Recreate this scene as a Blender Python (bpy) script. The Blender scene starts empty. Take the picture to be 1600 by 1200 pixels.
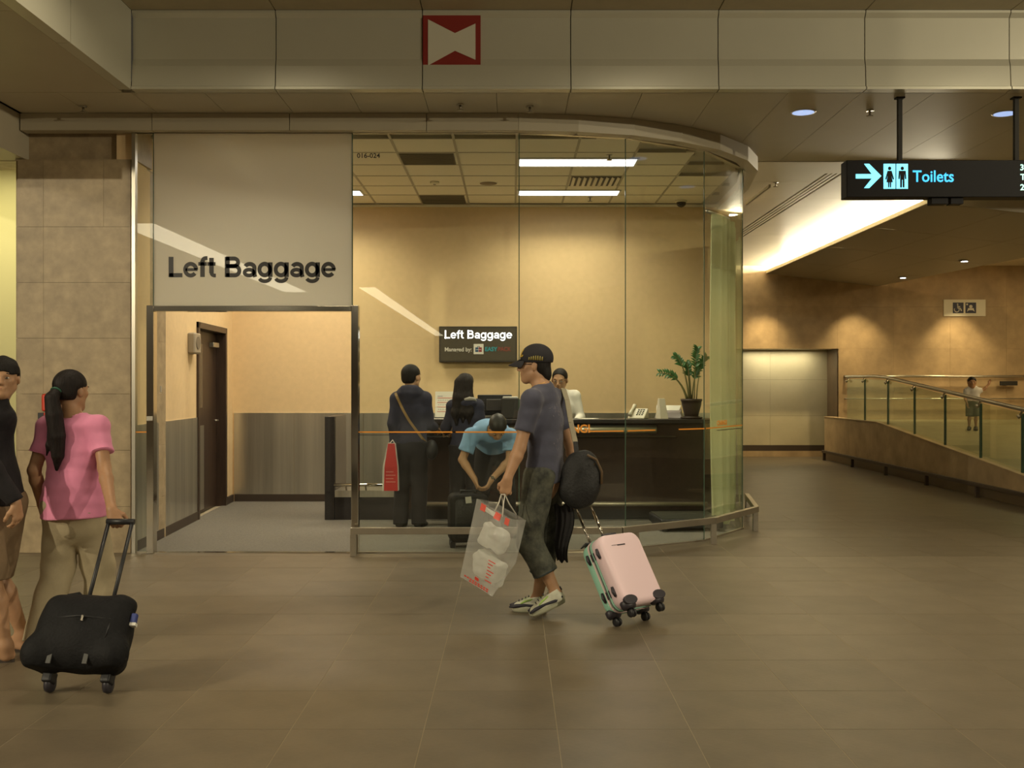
import bpy, math, random
import numpy as np
from mathutils import Vector, Matrix, Euler

random.seed(7)
SC = bpy.context.scene
COL = SC.collection
PI = math.pi
R = math.radians

# ------------------------------------------------------------------ camera, world, exposure
F = 1660.0      # focal length in pixels of the 1600 px wide frame
H = 1.53        # camera height
cam_d = bpy.data.cameras.new('camera')
cam_d.sensor_width = 36.0
cam_d.lens = 36.0 * F / 1600.0
cam_d.clip_start = 0.05
cam_d.clip_end = 200
cam = bpy.data.objects.new('camera', cam_d)
cam.location = (0, 0, H)
cam.rotation_euler = (PI / 2, 0, 0)
COL.objects.link(cam)
SC.camera = cam

world = bpy.data.worlds.new('world')
SC.world = world
world.use_nodes = True
world.node_tree.nodes['Background'].inputs[0].default_value = (1.0, 0.84, 0.56, 1)
world.node_tree.nodes['Background'].inputs[1].default_value = 0.035

vs = SC.view_settings
vs.view_transform = 'Standard'
vs.look = 'None'
vs.gamma = 1.0
vs.use_curve_mapping = False
vs.exposure = 0.0


def light(name, kind, loc, energy, color, rot=(0, 0, 0), size=1.0, size_y=None, spread=None, angle=None, blend=0.5, radius=0.05):
    d = bpy.data.lights.new(name, kind)
    d.energy = energy
    d.color = color
    if kind == 'AREA':
        d.size = size
        if size_y:
            d.shape = 'RECTANGLE'
            d.size_y = size_y
        if spread:
            d.spread = spread
    elif kind == 'SPOT':
        d.spot_size = angle or R(60)
        d.spot_blend = blend
        d.shadow_soft_size = radius
    else:
        d.shadow_soft_size = radius
    o = bpy.data.objects.new(name, d)
    o.location = loc
    o.rotation_euler = rot
    COL.objects.link(o)
    return o


WARM = (1.0, 0.87, 0.61)
AMBER = (1.0, 0.76, 0.38)
OFFICE = (1.0, 0.885, 0.64)
# lamps of the office ceiling (louvred troffers)
TROFFERS = [(0.08, 1.29, 10.95, 11.30), (0.08, 1.29, 12.75, 13.05), (-3.02, -1.83, 10.95, 11.30), (-3.02, -1.83, 12.75, 13.05)]
ZC = 3.858      # office ceiling
ZS = 3.954      # soffit / corridor ceiling
ZF = 4.61       # hall ceiling
for (x0, x1, y0, y1) in TROFFERS:
    light('troffer_light', 'AREA', ((x0 + x1) / 2, (y0 + y1) / 2, ZC - 0.02), 34, OFFICE, size=x1 - x0, size_y=y1 - y0, spread=R(140))
# unseen fill lamps added under the hall ceiling to light the front
for (x, y) in [(-4.5, 1.5), (0.0, 1.5), (4.5, 1.5), (-2.1, 6.7), (1.2, 6.7), (4.5, 6.7), (-4.5, -4), (0, -4), (4.5, -4)]:
    light('hall_fill_light', 'AREA', (x, y, ZF - 0.05), 29, WARM, size=0.5, spread=R(160))
# fill spots added at both sides to brighten the shop front and people
for (x, y, e) in [(-9.0, -0.5, 1500), (-7.8, 2.0, 450), (10.2, -1.0, 1500), (8.6, 3.2, 500)]:
    o = light('front_fill_light', 'SPOT', (x, y, ZF - 0.08), e, WARM, angle=R(100), blend=1.0, radius=0.05)
    o.rotation_euler = (Vector((-1.2 if x < 0 else 0.6, 8.2, 1.6)) - Vector((x, y, ZF - 0.08))).to_track_quat('-Z', 'Y').to_euler()
# corridor spotlights washing the stone wall
for x in (5.1, 7.0, 9.05):
    light('wall_spot_light', 'SPOT', (x, 21.05, 3.50), 190, AMBER, rot=(R(12), 0, 0), angle=R(80), blend=1.0, radius=0.04)
# cove lamps above the sloping baffle
light('cove_light', 'AREA', (5.50, 17.4, 3.86), 750, (1.0, 0.88, 0.62), rot=(0, R(104), 0), size=0.10, size_y=8.2)
# lamp of the alcove
AZ_ = 2.25
light('alcove_light', 'AREA', (5.6, 22.12, AZ_ - 0.03), 15, (1.0, 0.88, 0.58), size=1.4, size_y=0.25)
# downlights over the corridor mouth
for (x, y) in [(2.6, 9.47), (4.41, 9.51)]:
    light('corridor_downlight_light', 'SPOT', (x, y, ZS - 0.03), 40, WARM, angle=R(110), blend=0.8, radius=0.08)
# fill lamp added beyond the frame to brighten the stone wall and ramp
light('ramp_fill_light', 'AREA', (10.2, 17.0, 3.9), 170, AMBER, size=1.2, size_y=5)


# ------------------------------------------------------------------ helpers
def lin(h):
    h = h.lstrip('#')
    out = []
    for i in (0, 2, 4):
        c = int(h[i:i + 2], 16) / 255
        out.append(c / 12.92 if c <= 0.04045 else ((c + 0.055) / 1.055) ** 2.4)
    return out


_M = {}


def mat(name, col, rough=0.6, metal=0.0, noise=None, bump=None, spec=0.5, emit=None, sheen=0, stretch=None, col2=None, rnd=0.0, alpha=None):
    """procedural principled material; noise=(scale, amount), bump=(scale, strength), rnd = per object value change"""
    if name in _M:
        return _M[name]
    m = bpy.data.materials.new(name)
    m.use_nodes = True
    nt = m.node_tree
    b = nt.nodes['Principled BSDF']
    c = lin(col) if isinstance(col, str) else list(col)
    b.inputs['Base Color'].default_value = (*c, 1)
    b.inputs['Roughness'].default_value = rough
    b.inputs['Metallic'].default_value = metal
    b.inputs['Specular IOR Level'].default_value = spec
    if sheen:
        b.inputs['Sheen Weight'].default_value = sheen
    tc = None
    if noise or bump:
        tc = nt.nodes.new('ShaderNodeTexCoord')
        vec = tc.outputs['Object']
        if stretch:
            mp = nt.nodes.new('ShaderNodeMapping')
            mp.inputs['Scale'].default_value = stretch
            nt.links.new(vec, mp.inputs['Vector'])
            vec = mp.outputs['Vector']
    last = None
    if noise:
        n = nt.nodes.new('ShaderNodeTexNoise')
        n.inputs['Scale'].default_value = noise[0]
        n.inputs['Detail'].default_value = 6
        n.inputs['Roughness'].default_value = 0.6
        nt.links.new(vec, n.inputs['Vector'])
        ramp = nt.nodes.new('ShaderNodeValToRGB')
        a = noise[1]
        c2 = lin(col2) if isinstance(col2, str) else (col2 or [min(1, x * (1 + a)) for x in c])
        ramp.color_ramp.elements[0].position = 0.3
        ramp.color_ramp.elements[1].position = 0.7
        ramp.color_ramp.elements[0].color = (*[x * (1 - a) for x in c], 1)
        ramp.color_ramp.elements[1].color = (*c2, 1)
        nt.links.new(n.outputs['Fac'], ramp.inputs['Fac'])
        last = ramp.outputs['Color']
        nt.links.new(last, b.inputs['Base Color'])
    if rnd:
        oi = nt.nodes.new('ShaderNodeObjectInfo')
        mr = nt.nodes.new('ShaderNodeMapRange')
        mr.inputs['To Min'].default_value = 1 - rnd
        mr.inputs['To Max'].default_value = 1 + rnd
        nt.links.new(oi.outputs['Random'], mr.inputs['Value'])
        hs = nt.nodes.new('ShaderNodeHueSaturation')
        hs.inputs['Color'].default_value = (*c, 1)
        if last:
            nt.links.new(last, hs.inputs['Color'])
        nt.links.new(mr.outputs['Result'], hs.inputs['Value'])
        nt.links.new(hs.outputs['Color'], b.inputs['Base Color'])
    if bump:
        n2 = nt.nodes.new('ShaderNodeTexNoise')
        n2.inputs['Scale'].default_value = bump[0]
        n2.inputs['Detail'].default_value = 4
        nt.links.new(vec, n2.inputs['Vector'])
        bp = nt.nodes.new('ShaderNodeBump')
        bp.inputs['Strength'].default_value = bump[1]
        bp.inputs['Distance'].default_value = 0.02
        nt.links.new(n2.outputs['Fac'], bp.inputs['Height'])
        nt.links.new(bp.outputs['Normal'], b.inputs['Normal'])
    if emit:
        e = lin(emit[0]) if isinstance(emit[0], str) else emit[0]
        b.inputs['Emission Color'].default_value = (*e, 1)
        b.inputs['Emission Strength'].default_value = emit[1]
    if alpha is not None:
        b.inputs['Alpha'].default_value = alpha
    _M[name] = m
    return m


def glass_mat(name, tint, refl=1.0, rough=0.0):
    if name in _M:
        return _M[name]
    m = bpy.data.materials.new(name)
    m.use_nodes = True
    nt = m.node_tree
    nt.nodes.clear()
    out = nt.nodes.new('ShaderNodeOutputMaterial')
    tr = nt.nodes.new('ShaderNodeBsdfTransparent')
    tr.inputs[0].default_value = (*tint, 1)
    gl = nt.nodes.new('ShaderNodeBsdfGlossy')
    gl.inputs['Roughness'].default_value = rough
    gl.inputs[0].default_value = (refl, refl, refl, 1)
    fr = nt.nodes.new('ShaderNodeFresnel')
    ge = nt.nodes.new('ShaderNodeNewGeometry')     # a flat sheet reflects alike from both of its faces
    mr = nt.nodes.new('ShaderNodeMapRange')
    mr.inputs['To Min'].default_value = 1.5
    mr.inputs['To Max'].default_value = 1 / 1.5
    nt.links.new(ge.outputs['Backfacing'], mr.inputs['Value'])
    nt.links.new(mr.outputs['Result'], fr.inputs['IOR'])
    mx = nt.nodes.new('ShaderNodeMixShader')
    nt.links.new(fr.outputs[0], mx.inputs[0])
    nt.links.new(tr.outputs[0], mx.inputs[1])
    nt.links.new(gl.outputs[0], mx.inputs[2])
    nt.links.new(mx.outputs[0], out.inputs[0])
    _M[name] = m
    return m


def thin_mat(name, col, transl=0.5, transp=0.0, gloss=0.05, rough=0.3):
    """thin translucent sheet: diffuse + translucent + clear share + gloss"""
    if name in _M:
        return _M[name]
    m = bpy.data.materials.new(name)
    m.use_nodes = True
    nt = m.node_tree
    nt.nodes.clear()
    c = lin(col) if isinstance(col, str) else col
    out = nt.nodes.new('ShaderNodeOutputMaterial')
    df = nt.nodes.new('ShaderNodeBsdfDiffuse')
    df.inputs[0].default_value = (*c, 1)
    tl = nt.nodes.new('ShaderNodeBsdfTranslucent')
    tl.inputs[0].default_value = (*c, 1)
    tp = nt.nodes.new('ShaderNodeBsdfTransparent')
    gl = nt.nodes.new('ShaderNodeBsdfGlossy')
    gl.inputs['Roughness'].default_value = rough
    m1 = nt.nodes.new('ShaderNodeMixShader')
    m1.inputs[0].default_value = transl
    m2 = nt.nodes.new('ShaderNodeMixShader')
    m2.inputs[0].default_value = transp
    m3 = nt.nodes.new('ShaderNodeMixShader')
    m3.inputs[0].default_value = gloss
    nt.links.new(df.outputs[0], m1.inputs[1])
    nt.links.new(tl.outputs[0], m1.inputs[2])
    nt.links.new(m1.outputs[0], m2.inputs[1])
    nt.links.new(tp.outputs[0], m2.inputs[2])
    nt.links.new(m2.outputs[0], m3.inputs[1])
    nt.links.new(gl.outputs[0], m3.inputs[2])
    nt.links.new(m3.outputs[0], out.inputs[0])
    _M[name] = m
    return m


def P(px, py, y):
    """the real point at distance y that the photograph shows at (px, py)"""
    return Vector(((px - 800) / F * y, y, H - (py - 600) / F * y))


def tag(o, label=None, cat=None, group=None, kind=None):
    if label:
        o['label'] = label
    if cat:
        o['category'] = cat
    if group:
        o['group'] = group
    if kind:
        o['kind'] = kind
    return o


def empty(name, loc=(0, 0, 0), rot=(0, 0, 0), label=None, cat=None, group=None, kind=None, parent=None):
    o = bpy.data.objects.new(name, None)
    o.location = loc
    o.rotation_euler = rot
    o.empty_display_size = 0.1
    COL.objects.link(o)
    if parent:
        o.parent = parent
    return tag(o, label, cat, group, kind)


class MB:
    def __init__(s):
        s.v = []
        s.f = []

    def add(s, vs, fs):
        n = len(s.v)
        s.v += [tuple(p) for p in vs]
        s.f += [tuple(i + n for i in q) for q in fs]
        return s

    def box(s, x0, x1, y0, y1, z0, z1):
        vs = [(x, y, z) for z in (z0, z1) for y in (y0, y1) for x in (x0, x1)]
        return s.add(vs, [(0, 2, 3, 1), (4, 5, 7, 6), (0, 1, 5, 4), (2, 6, 7, 3), (0, 4, 6, 2), (1, 3, 7, 5)])

    def cbox(s, c, d):
        return s.box(c[0] - d[0] / 2, c[0] + d[0] / 2, c[1] - d[1] / 2, c[1] + d[1] / 2, c[2] - d[2] / 2, c[2] + d[2] / 2)

    def obox(s, a, b, w, h, up=(0, 0, 1)):
        """bar from a to b, w wide across, h along up"""
        a, b = Vector(a), Vector(b)
        d = (b - a).normalized()
        u = Vector(up)
        r = d.cross(u).normalized()
        u = r.cross(d).normalized()
        vs = []
        for p in (a, b):
            for (i, j) in ((-1, -1), (1, -1), (1, 1), (-1, 1)):
                vs.append(p + r * (i * w / 2) + u * (j * h / 2))
        return s.add(vs, [(0, 1, 2, 3), (7, 6, 5, 4), (0, 4, 5, 1), (1, 5, 6, 2), (2, 6, 7, 3), (3, 7, 4, 0)])

    def prism(s, poly, z0, z1):
        n = len(poly)
        area = sum(poly[i][0] * poly[(i + 1) % n][1] - poly[(i + 1) % n][0] * poly[i][1] for i in range(n))
        if area < 0:
            poly = poly[::-1]
        vs = [(x, y, z0) for x, y in poly] + [(x, y, z1) for x, y in poly]
        fs = [tuple(range(n - 1, -1, -1)), tuple(range(n, 2 * n))]
        fs += [(i, (i + 1) % n, n + (i + 1) % n, n + i) for i in range(n)]
        return s.add(vs, fs)

    def plate(s, poly, y0, y1, off=(0, 0)):
        """poly in (x, z), extruded from y0 (front) to y1 (back)"""
        n = len(poly)
        poly = [(x + off[0], z + off[1]) for x, z in poly]
        area = sum(poly[i][0] * poly[(i + 1) % n][1] - poly[(i + 1) % n][0] * poly[i][1] for i in range(n))
        if area < 0:
            poly = poly[::-1]
        vs = [(x, y0, z) for x, z in poly] + [(x, y1, z) for x, z in poly]
        fs = [tuple(range(n)), tuple(range(2 * n - 1, n - 1, -1))]
        fs += [((i + 1) % n, i, n + i, n + (i + 1) % n) for i in range(n)]
        return s.add(vs, fs)

    def tube(s, pts, r, seg=10, cap=True):
        pts = [Vector(p) for p in pts]
        rs = r if isinstance(r, (list, tuple)) else [r] * len(pts)
        t0 = (pts[1] - pts[0]).normalized()
        u = t0.orthogonal().normalized()
        vs, fs = [], []
        for i, p in enumerate(pts):
            if i == 0:
                t = t0
            elif i == len(pts) - 1:
                t = (pts[i] - pts[i - 1]).normalized()
            else:
                t = ((pts[i + 1] - pts[i]).normalized() + (pts[i] - pts[i - 1]).normalized()).normalized()
            u = (u - t * u.dot(t)).normalized()
            w = t.cross(u)
            for k in range(seg):
                a = 2 * PI * k / seg
                vs.append(p + (u * math.cos(a) + w * math.sin(a)) * rs[i])
        for i in range(len(pts) - 1):
            for k in range(seg):
                k2 = (k + 1) % seg
                fs.append((i * seg + k, i * seg + k2, (i + 1) * seg + k2, (i + 1) * seg + k))
        if cap:
            fs.append(tuple(range(seg - 1, -1, -1)))
            fs.append(tuple(range((len(pts) - 1) * seg, len(pts) * seg)))
        return s.add(vs, fs)

    def lathe(s, prof, c=(0, 0, 0), seg=20):
        """prof: (radius, z) from bottom to top"""
        vs, fs = [], []
        for (r, z) in prof:
            for k in range(seg):
                a = 2 * PI * k / seg
                vs.append((c[0] + r * math.cos(a), c[1] + r * math.sin(a), c[2] + z))
        for i in range(len(prof) - 1):
            for k in range(seg):
                k2 = (k + 1) % seg
                fs.append((i * seg + k, i * seg + k2, (i + 1) * seg + k2, (i + 1) * seg + k))
        fs.append(tuple(range(seg - 1, -1, -1)))
        fs.append(tuple(range((len(prof) - 1) * seg, len(prof) * seg)))
        return s.add(vs, fs)

    def ball(s, c, r, seg=14, rings=9):
        r = r if isinstance(r, (list, tuple)) else (r, r, r)
        vs, fs = [(c[0], c[1], c[2] - r[2])], []
        for i in range(1, rings):
            th = -PI / 2 + PI * i / rings
            for k in range(seg):
                a = 2 * PI * k / seg
                vs.append((c[0] + r[0] * math.cos(th) * math.cos(a), c[1] + r[1] * math.cos(th) * math.sin(a), c[2] + r[2] * math.sin(th)))
        vs.append((c[0], c[1], c[2] + r[2]))
        for k in range(seg):
            fs.append((0, 1 + (k + 1) % seg, 1 + k))
            fs.append((len(vs) - 1, 1 + (rings - 2) * seg + k, 1 + (rings - 2) * seg + (k + 1) % seg))
        for i in range(rings - 2):
            for k in range(seg):
                k2 = (k + 1) % seg
                fs.append((1 + i * seg + k, 1 + i * seg + k2, 1 + (i + 1) * seg + k2, 1 + (i + 1) * seg + k))
        return s.add(vs, fs)

    def loft(s, rings, cap=True):
        n = len(rings[0])
        vs = [p for r_ in rings for p in r_]
        fs = []
        for i in range(len(rings) - 1):
            for k in range(n):
                k2 = (k + 1) % n
                fs.append((i * n + k, i * n + k2, (i + 1) * n + k2, (i + 1) * n + k))
        if cap:
            fs.append(tuple(range(n - 1, -1, -1)))
            fs.append(tuple(range((len(rings) - 1) * n, len(rings) * n)))
        return s.add(vs, fs)

    def move(s, M):
        s.v = [tuple(M @ Vector(p)) for p in s.v]
        return s

    def mesh(s, name):
        me = bpy.data.meshes.new(name)
        me.from_pydata(s.v, [], s.f)
        me.update()
        return me

    def build(s, name, m, parent=None, smooth=False, bevel=0, seg=2, loc=None, rot=None, subsurf=0):
        me = s.mesh(name)
        return place(name, me, m, parent, smooth, bevel, seg, loc, rot, subsurf)


def place(name, me, m, parent=None, smooth=False, bevel=0, seg=2, loc=None, rot=None, subsurf=0):
    if m and not len(me.materials):
        me.materials.append(m)
    o = bpy.data.objects.new(name, me)
    COL.objects.link(o)
    if parent:
        o.parent = parent
    if loc is not None:
        o.location = loc
    if rot is not None:
        o.rotation_euler = rot
    if smooth or bevel:
        me.polygons.foreach_set('use_smooth', [True] * len(me.polygons))
    if bevel:
        b = o.modifiers.new('bevel', 'BEVEL')
        b.width = bevel
        b.segments = seg
        b.limit_method = 'ANGLE'
        b.angle_limit = R(35)
        b.harden_normals = True
    if subsurf:
        sb = o.modifiers.new('sub', 'SUBSURF')
        sb.levels = sb.render_levels = subsurf
    return o


def copy_tree(o, parent=None):
    c = o.copy()
    COL.objects.link(c)
    c.parent = parent
    for ch in list(o.children):
        copy_tree(ch, c)
    return c


def text(name, body, m, parent, org, width=None, height=None, u=(1, 0, 0), up=(0, 0, 1), bold=0.0, depth=0.003, fit='L', space=1.0):
    """letters as a thin real mesh; org = lower left corner of the baseline, u = reading direction"""
    cu = bpy.data.curves.new(name, 'FONT')
    cu.body = body
    cu.size = 1.0
    cu.offset = bold
    cu.space_character = space
    cu.extrude = 0.5
    cu.resolution_u = 3
    tmp = bpy.data.objects.new(name + '_tmp', cu)
    COL.objects.link(tmp)
    dg = bpy.context.evaluated_depsgraph_get()
    me = bpy.data.meshes.new_from_object(tmp.evaluated_get(dg))
    bpy.data.objects.remove(tmp)
    bpy.data.curves.remove(cu)
    n = len(me.vertices)
    co = np.empty(n * 3, np.float32)
    me.vertices.foreach_get('co', co)
    co = co.reshape(-1, 3)
    x0 = co[:, 0].min()
    wid = co[:, 0].max() - x0
    cap = 0.729
    sx = width / wid if width else height / cap
    sz = height / cap if height else sx
    u = Vector(u).normalized()
    up = Vector(up).normalized()
    nrm = u.cross(up)
    U, W, N = np.array(u), np.array(up), np.array(nrm)
    out = np.array(org) + np.outer((co[:, 0] - x0) * sx, U) + np.outer(co[:, 1] * sz, W) + np.outer((co[:, 2] + 0.5) * depth, N)
    me.vertices.foreach_set('co', out.astype(np.float32).ravel())
    me.update()
    me.name = name
    me.materials.clear()
    return place(name, me, m, parent)


def arc(cx, cy, rx, ry, a0, a1, n=14):
    return [(cx + rx * math.cos(R(a0 + (a1 - a0) * i / n)), cy + ry * math.sin(R(a0 + (a1 - a0) * i / n))) for i in range(n + 1)]


# bold grotesque letters as stroke skeletons: (advance, [(points, stroke width)])
GLY = {
    'L': (.60, [([(.145, 0), (.145, .716)], .15), ([(.08, .062), (.57, .062)], .124)]),
    'e': (.556, [(arc(.28, .26, .205, .207, 0, 322, 26), .118), ([(.09, .262), (.535, .262)], .085)]),
    'f': (.335, [([(.17, 0), (.17, .575)], .14), (arc(.30, .565, .13, .105, 180, 85, 10) + [(.355, .672)], .115), ([(.015, .465), (.325, .465)], .105)]),
    't': (.345, [([(.17, .14), (.17, .68)], .14), (arc(.29, .15, .12, .098, 180, 268, 10) + [(.335, .052)], .112), ([(.015, .465), (.32, .465)], .105)]),
    ' ': (.27, []),
    'B': (.72, [([(.145, 0), (.145, .716)], .148), ([(.10, .655), (.39, .655)] + arc(.40, .523, .155, .132, 90, -90, 12) + [(.10, .391)], .12), ([(.10, .385), (.42, .385)] + arc(.43, .224, .17, .164, 90, -90, 12) + [(.10, .060)], .12)]),
    'a': (.556, [(arc(.27, .335, .175, .125, 160, 0, 14) + [(.447, .10), (.475, 0)], .125), (arc(.245, .158, .17, .105, 40, 400, 22), .112)]),
    'g': (.61, [(arc(.275, .265, .198, .203, 0, 360, 26), .122), ([(.487, .519), (.487, .0)], .135), (arc(.277, -.01, .21, .14, 0, -160, 14), .112)]),
}


def bold_text(name, body, m, parent, org, width, height, depth=.003, weight=1.0):
    b = MB()
    pen = 0
    for ch in body:
        adv, strokes = GLY[ch]
        for pts, w in strokes:
            w = w * weight
            closed = math.dist(pts[0], pts[-1]) < 1e-3
            n = len(pts)
            L_, R_ = [], []
            for i, p in enumerate(pts):
                a = pts[i - 1] if i > 0 else (pts[-2] if closed else p)
                c = pts[i + 1] if i < n - 1 else (pts[1] if closed else p)
                dx, dy = c[0] - a[0], c[1] - a[1]
                q = math.hypot(dx, dy)
                nx_, ny_ = -dy / q * w / 2, dx / q * w / 2
                L_.append((pen + p[0] + nx_, p[1] + ny_))
                R_.append((pen + p[0] - nx_, p[1] - ny_))
            for i in range(n - 1):
                q = [L_[i], L_[i + 1], R_[i + 1], R_[i]]
                b.plate(q, 0, 1)
        pen += adv
    x0 = min(v[0] for v in b.v)
    x1 = max(v[0] for v in b.v)
    sx, sz = width / (x1 - x0), height / .716
    b.v = [(org[0] + (v[0] - x0) * sx, org[1] - depth + v[1] * depth, org[2] + v[2] * sz) for v in b.v]
    return b.build(name, m, parent)


# ------------------------------------------------------------------ signed-distance figures
class Fig:
    """collects rounded limbs and blobs and turns them into ONE continuous skin (surface nets)"""

    def __init__(s):
        s.ops = []

    def cone(s, a, b, ra, rb, k=0.02, ax=None, ratio=1.0, end=None, sub=False):
        a, b = np.array(a, np.float32), np.array(b, np.float32)
        rm = max(ra, rb)
        lo, hi = np.minimum(a, b) - rm, np.maximum(a, b) + rm
        axv = None if ax is None else np.array(ax, np.float32) / np.linalg.norm(ax)

        def fn(X, Y, Z):
            dx, dy, dz = X - a[0], Y - a[1], Z - a[2]
            ba = b - a
            if axv is not None and ratio != 1.0:
                q = (1 / ratio - 1) * (dx * axv[0] + dy * axv[1] + dz * axv[2])
                dx, dy, dz = dx + q * axv[0], dy + q * axv[1], dz + q * axv[2]
                ba = ba + (1 / ratio - 1) * float(ba @ axv) * axv
            L = float(ba @ ba) + 1e-9
            t = np.clip((dx * ba[0] + dy * ba[1] + dz * ba[2]) / L, 0, 1)
            d = np.sqrt((dx - t * ba[0]) ** 2 + (dy - t * ba[1]) ** 2 + (dz - t * ba[2]) ** 2) - (ra + (rb - ra) * t)
            if axv is not None:
                d = d * math.sqrt(ratio)
            if end:
                dr = (b - a) / (np.linalg.norm(b - a) + 1e-9)
                if 'b' in end:
                    d = np.maximum(d, (X - b[0]) * dr[0] + (Y - b[1]) * dr[1] + (Z - b[2]) * dr[2])
                if 'a' in end:
                    d = np.maximum(d, -((X - a[0]) * dr[0] + (Y - a[1]) * dr[1] + (Z - a[2]) * dr[2]))
            return d
        s.ops.append(('sub' if sub else 'add', fn, lo, hi, k))
        return s

    def chain(s, pts, rs, k=0.02, **kw):
        for i in range(len(pts) - 1):
            s.cone(pts[i], pts[i + 1], rs[i], rs[i + 1], k, **kw)
        return s

    def box(s, c, hs, r, M=None, k=0.02):
        """box with rounded edges; hs = half sizes, r = edge radius"""
        c = np.array(c, np.float32)
        hs = np.array(hs, np.float32)
        A = np.eye(3, dtype=np.float32) if M is None else np.array(M, np.float32)
        ext = np.abs(A) @ hs

        def fn(X, Y, Z):
            dx, dy, dz = X - c[0], Y - c[1], Z - c[2]
            q = [np.abs(dx * A[0, i] + dy * A[1, i] + dz * A[2, i]) - (hs[i] - r) for i in range(3)]
            o = np.sqrt(sum(np.maximum(t, 0) ** 2 for t in q))
            return o + np.minimum(np.maximum(np.maximum(q[0], q[1]), q[2]), 0) - r
        s.ops.append(('add', fn, c - ext, c + ext, k))
        return s

    def ell(s, c, r, M=None, k=0.02, sub=False):
        """ellipsoid; M = 3x3 matrix whose columns are its axes"""
        c = np.array(c, np.float32)
        r = np.array(r, np.float32)
        A = np.eye(3, dtype=np.float32) if M is None else np.array(M, np.float32)
        ext = np.sqrt(((A * r[None, :]) ** 2).sum(1))

        def fn(X, Y, Z):
            dx, dy, dz = X - c[0], Y - c[1], Z - c[2]
            q = [dx * A[0, i] + dy * A[1, i] + dz * A[2, i] for i in range(3)]
            k0 = np.sqrt(sum((q[i] / r[i]) ** 2 for i in range(3)))
            k1 = np.sqrt(sum((q[i] / r[i] ** 2) ** 2 for i in range(3))) + 1e-6
            return k0 * (k0 - 1) / k1
        s.ops.append(('sub' if sub else 'add', fn, c - ext, c + ext, k))
        return s

    def plane(s, p, n, k=0.0):
        """keep only what lies behind the plane through p with outward normal n"""
        p = np.array(p, np.float32)
        n = np.array(n, np.float32) / np.linalg.norm(n)
        s.ops.append(('cut', lambda X, Y, Z: (X - p[0]) * n[0] + (Y - p[1]) * n[1] + (Z - p[2]) * n[2], None, None, k))
        return s

    def cutfn(s, fn):
        s.ops.append(('cut', fn, None, None, 0))
        return s

    def wrinkle(s, amp, freq, seed=0, stretch=(1, 1, 1)):
        rng = np.random.RandomState(seed)
        ws = [(rng.normal(0, 1, 3) * freq * np.array(stretch) * .8, rng.uniform(0, 6.28)) for _ in range(7)]
        amp = amp * .8

        def fn(X, Y, Z):
            t = 0
            for w, ph in ws:
                t = t + np.sin(X * w[0] + Y * w[1] + Z * w[2] + ph + 1.3 * np.sin(X * w[1] * 0.5 + Z * w[0] * 0.5))
            return amp * t / 3.0
        s.ops.append(('disp', fn, None, None, 0))
        return s

    def mesh(s, name, h):
        lo = np.min([o[2] for o in s.ops if o[0] == 'add'], 0) - 3.5 * h
        hi = np.max([o[3] for o in s.ops if o[0] == 'add'], 0) + 3.5 * h
        n = np.ceil((hi - lo) / h).astype(int) + 1
        ax = [(lo[i] + h * np.arange(n[i])).astype(np.float32) for i in range(3)]
        D = np.full(n, 0.3, np.float32)
        gx, gy, gz = ax[0][:, None, None], ax[1][None, :, None], ax[2][None, None, :]
        for (op, fn, l, u, k) in s.ops:
            if op in ('cut',):
                D = np.maximum(D, fn(gx, gy, gz).astype(np.float32))
            elif op == 'disp':
                D = D + fn(gx, gy, gz).astype(np.float32)
            else:
                pad = 2 * k + 3 * h
                i0 = np.maximum(np.floor((l - pad - lo) / h).astype(int), 0)
                i1 = np.minimum(np.ceil((u + pad - lo) / h).astype(int) + 1, n)
                if (i1 <= i0).any():
                    continue
                sl = tuple(slice(a, b) for a, b in zip(i0, i1))
                d = fn(gx[sl[0]], gy[:, sl[1]], gz[:, :, sl[2]])
                A = D[sl]
                if op == 'add':
                    if k > 0:
                        hh = np.maximum(k - np.abs(A - d), 0) / k
                        D[sl] = np.minimum(A, d) - hh * hh * k * 0.25
                    else:
                        D[sl] = np.minimum(A, d)
                else:
                    d = -d
                    if k > 0:
                        hh = np.maximum(k - np.abs(A - d), 0) / k
                        D[sl] = np.maximum(A, d) + hh * hh * k * 0.25
                    else:
                        D[sl] = np.maximum(A, d)
        return surface_nets(D, lo, h, name)


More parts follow.
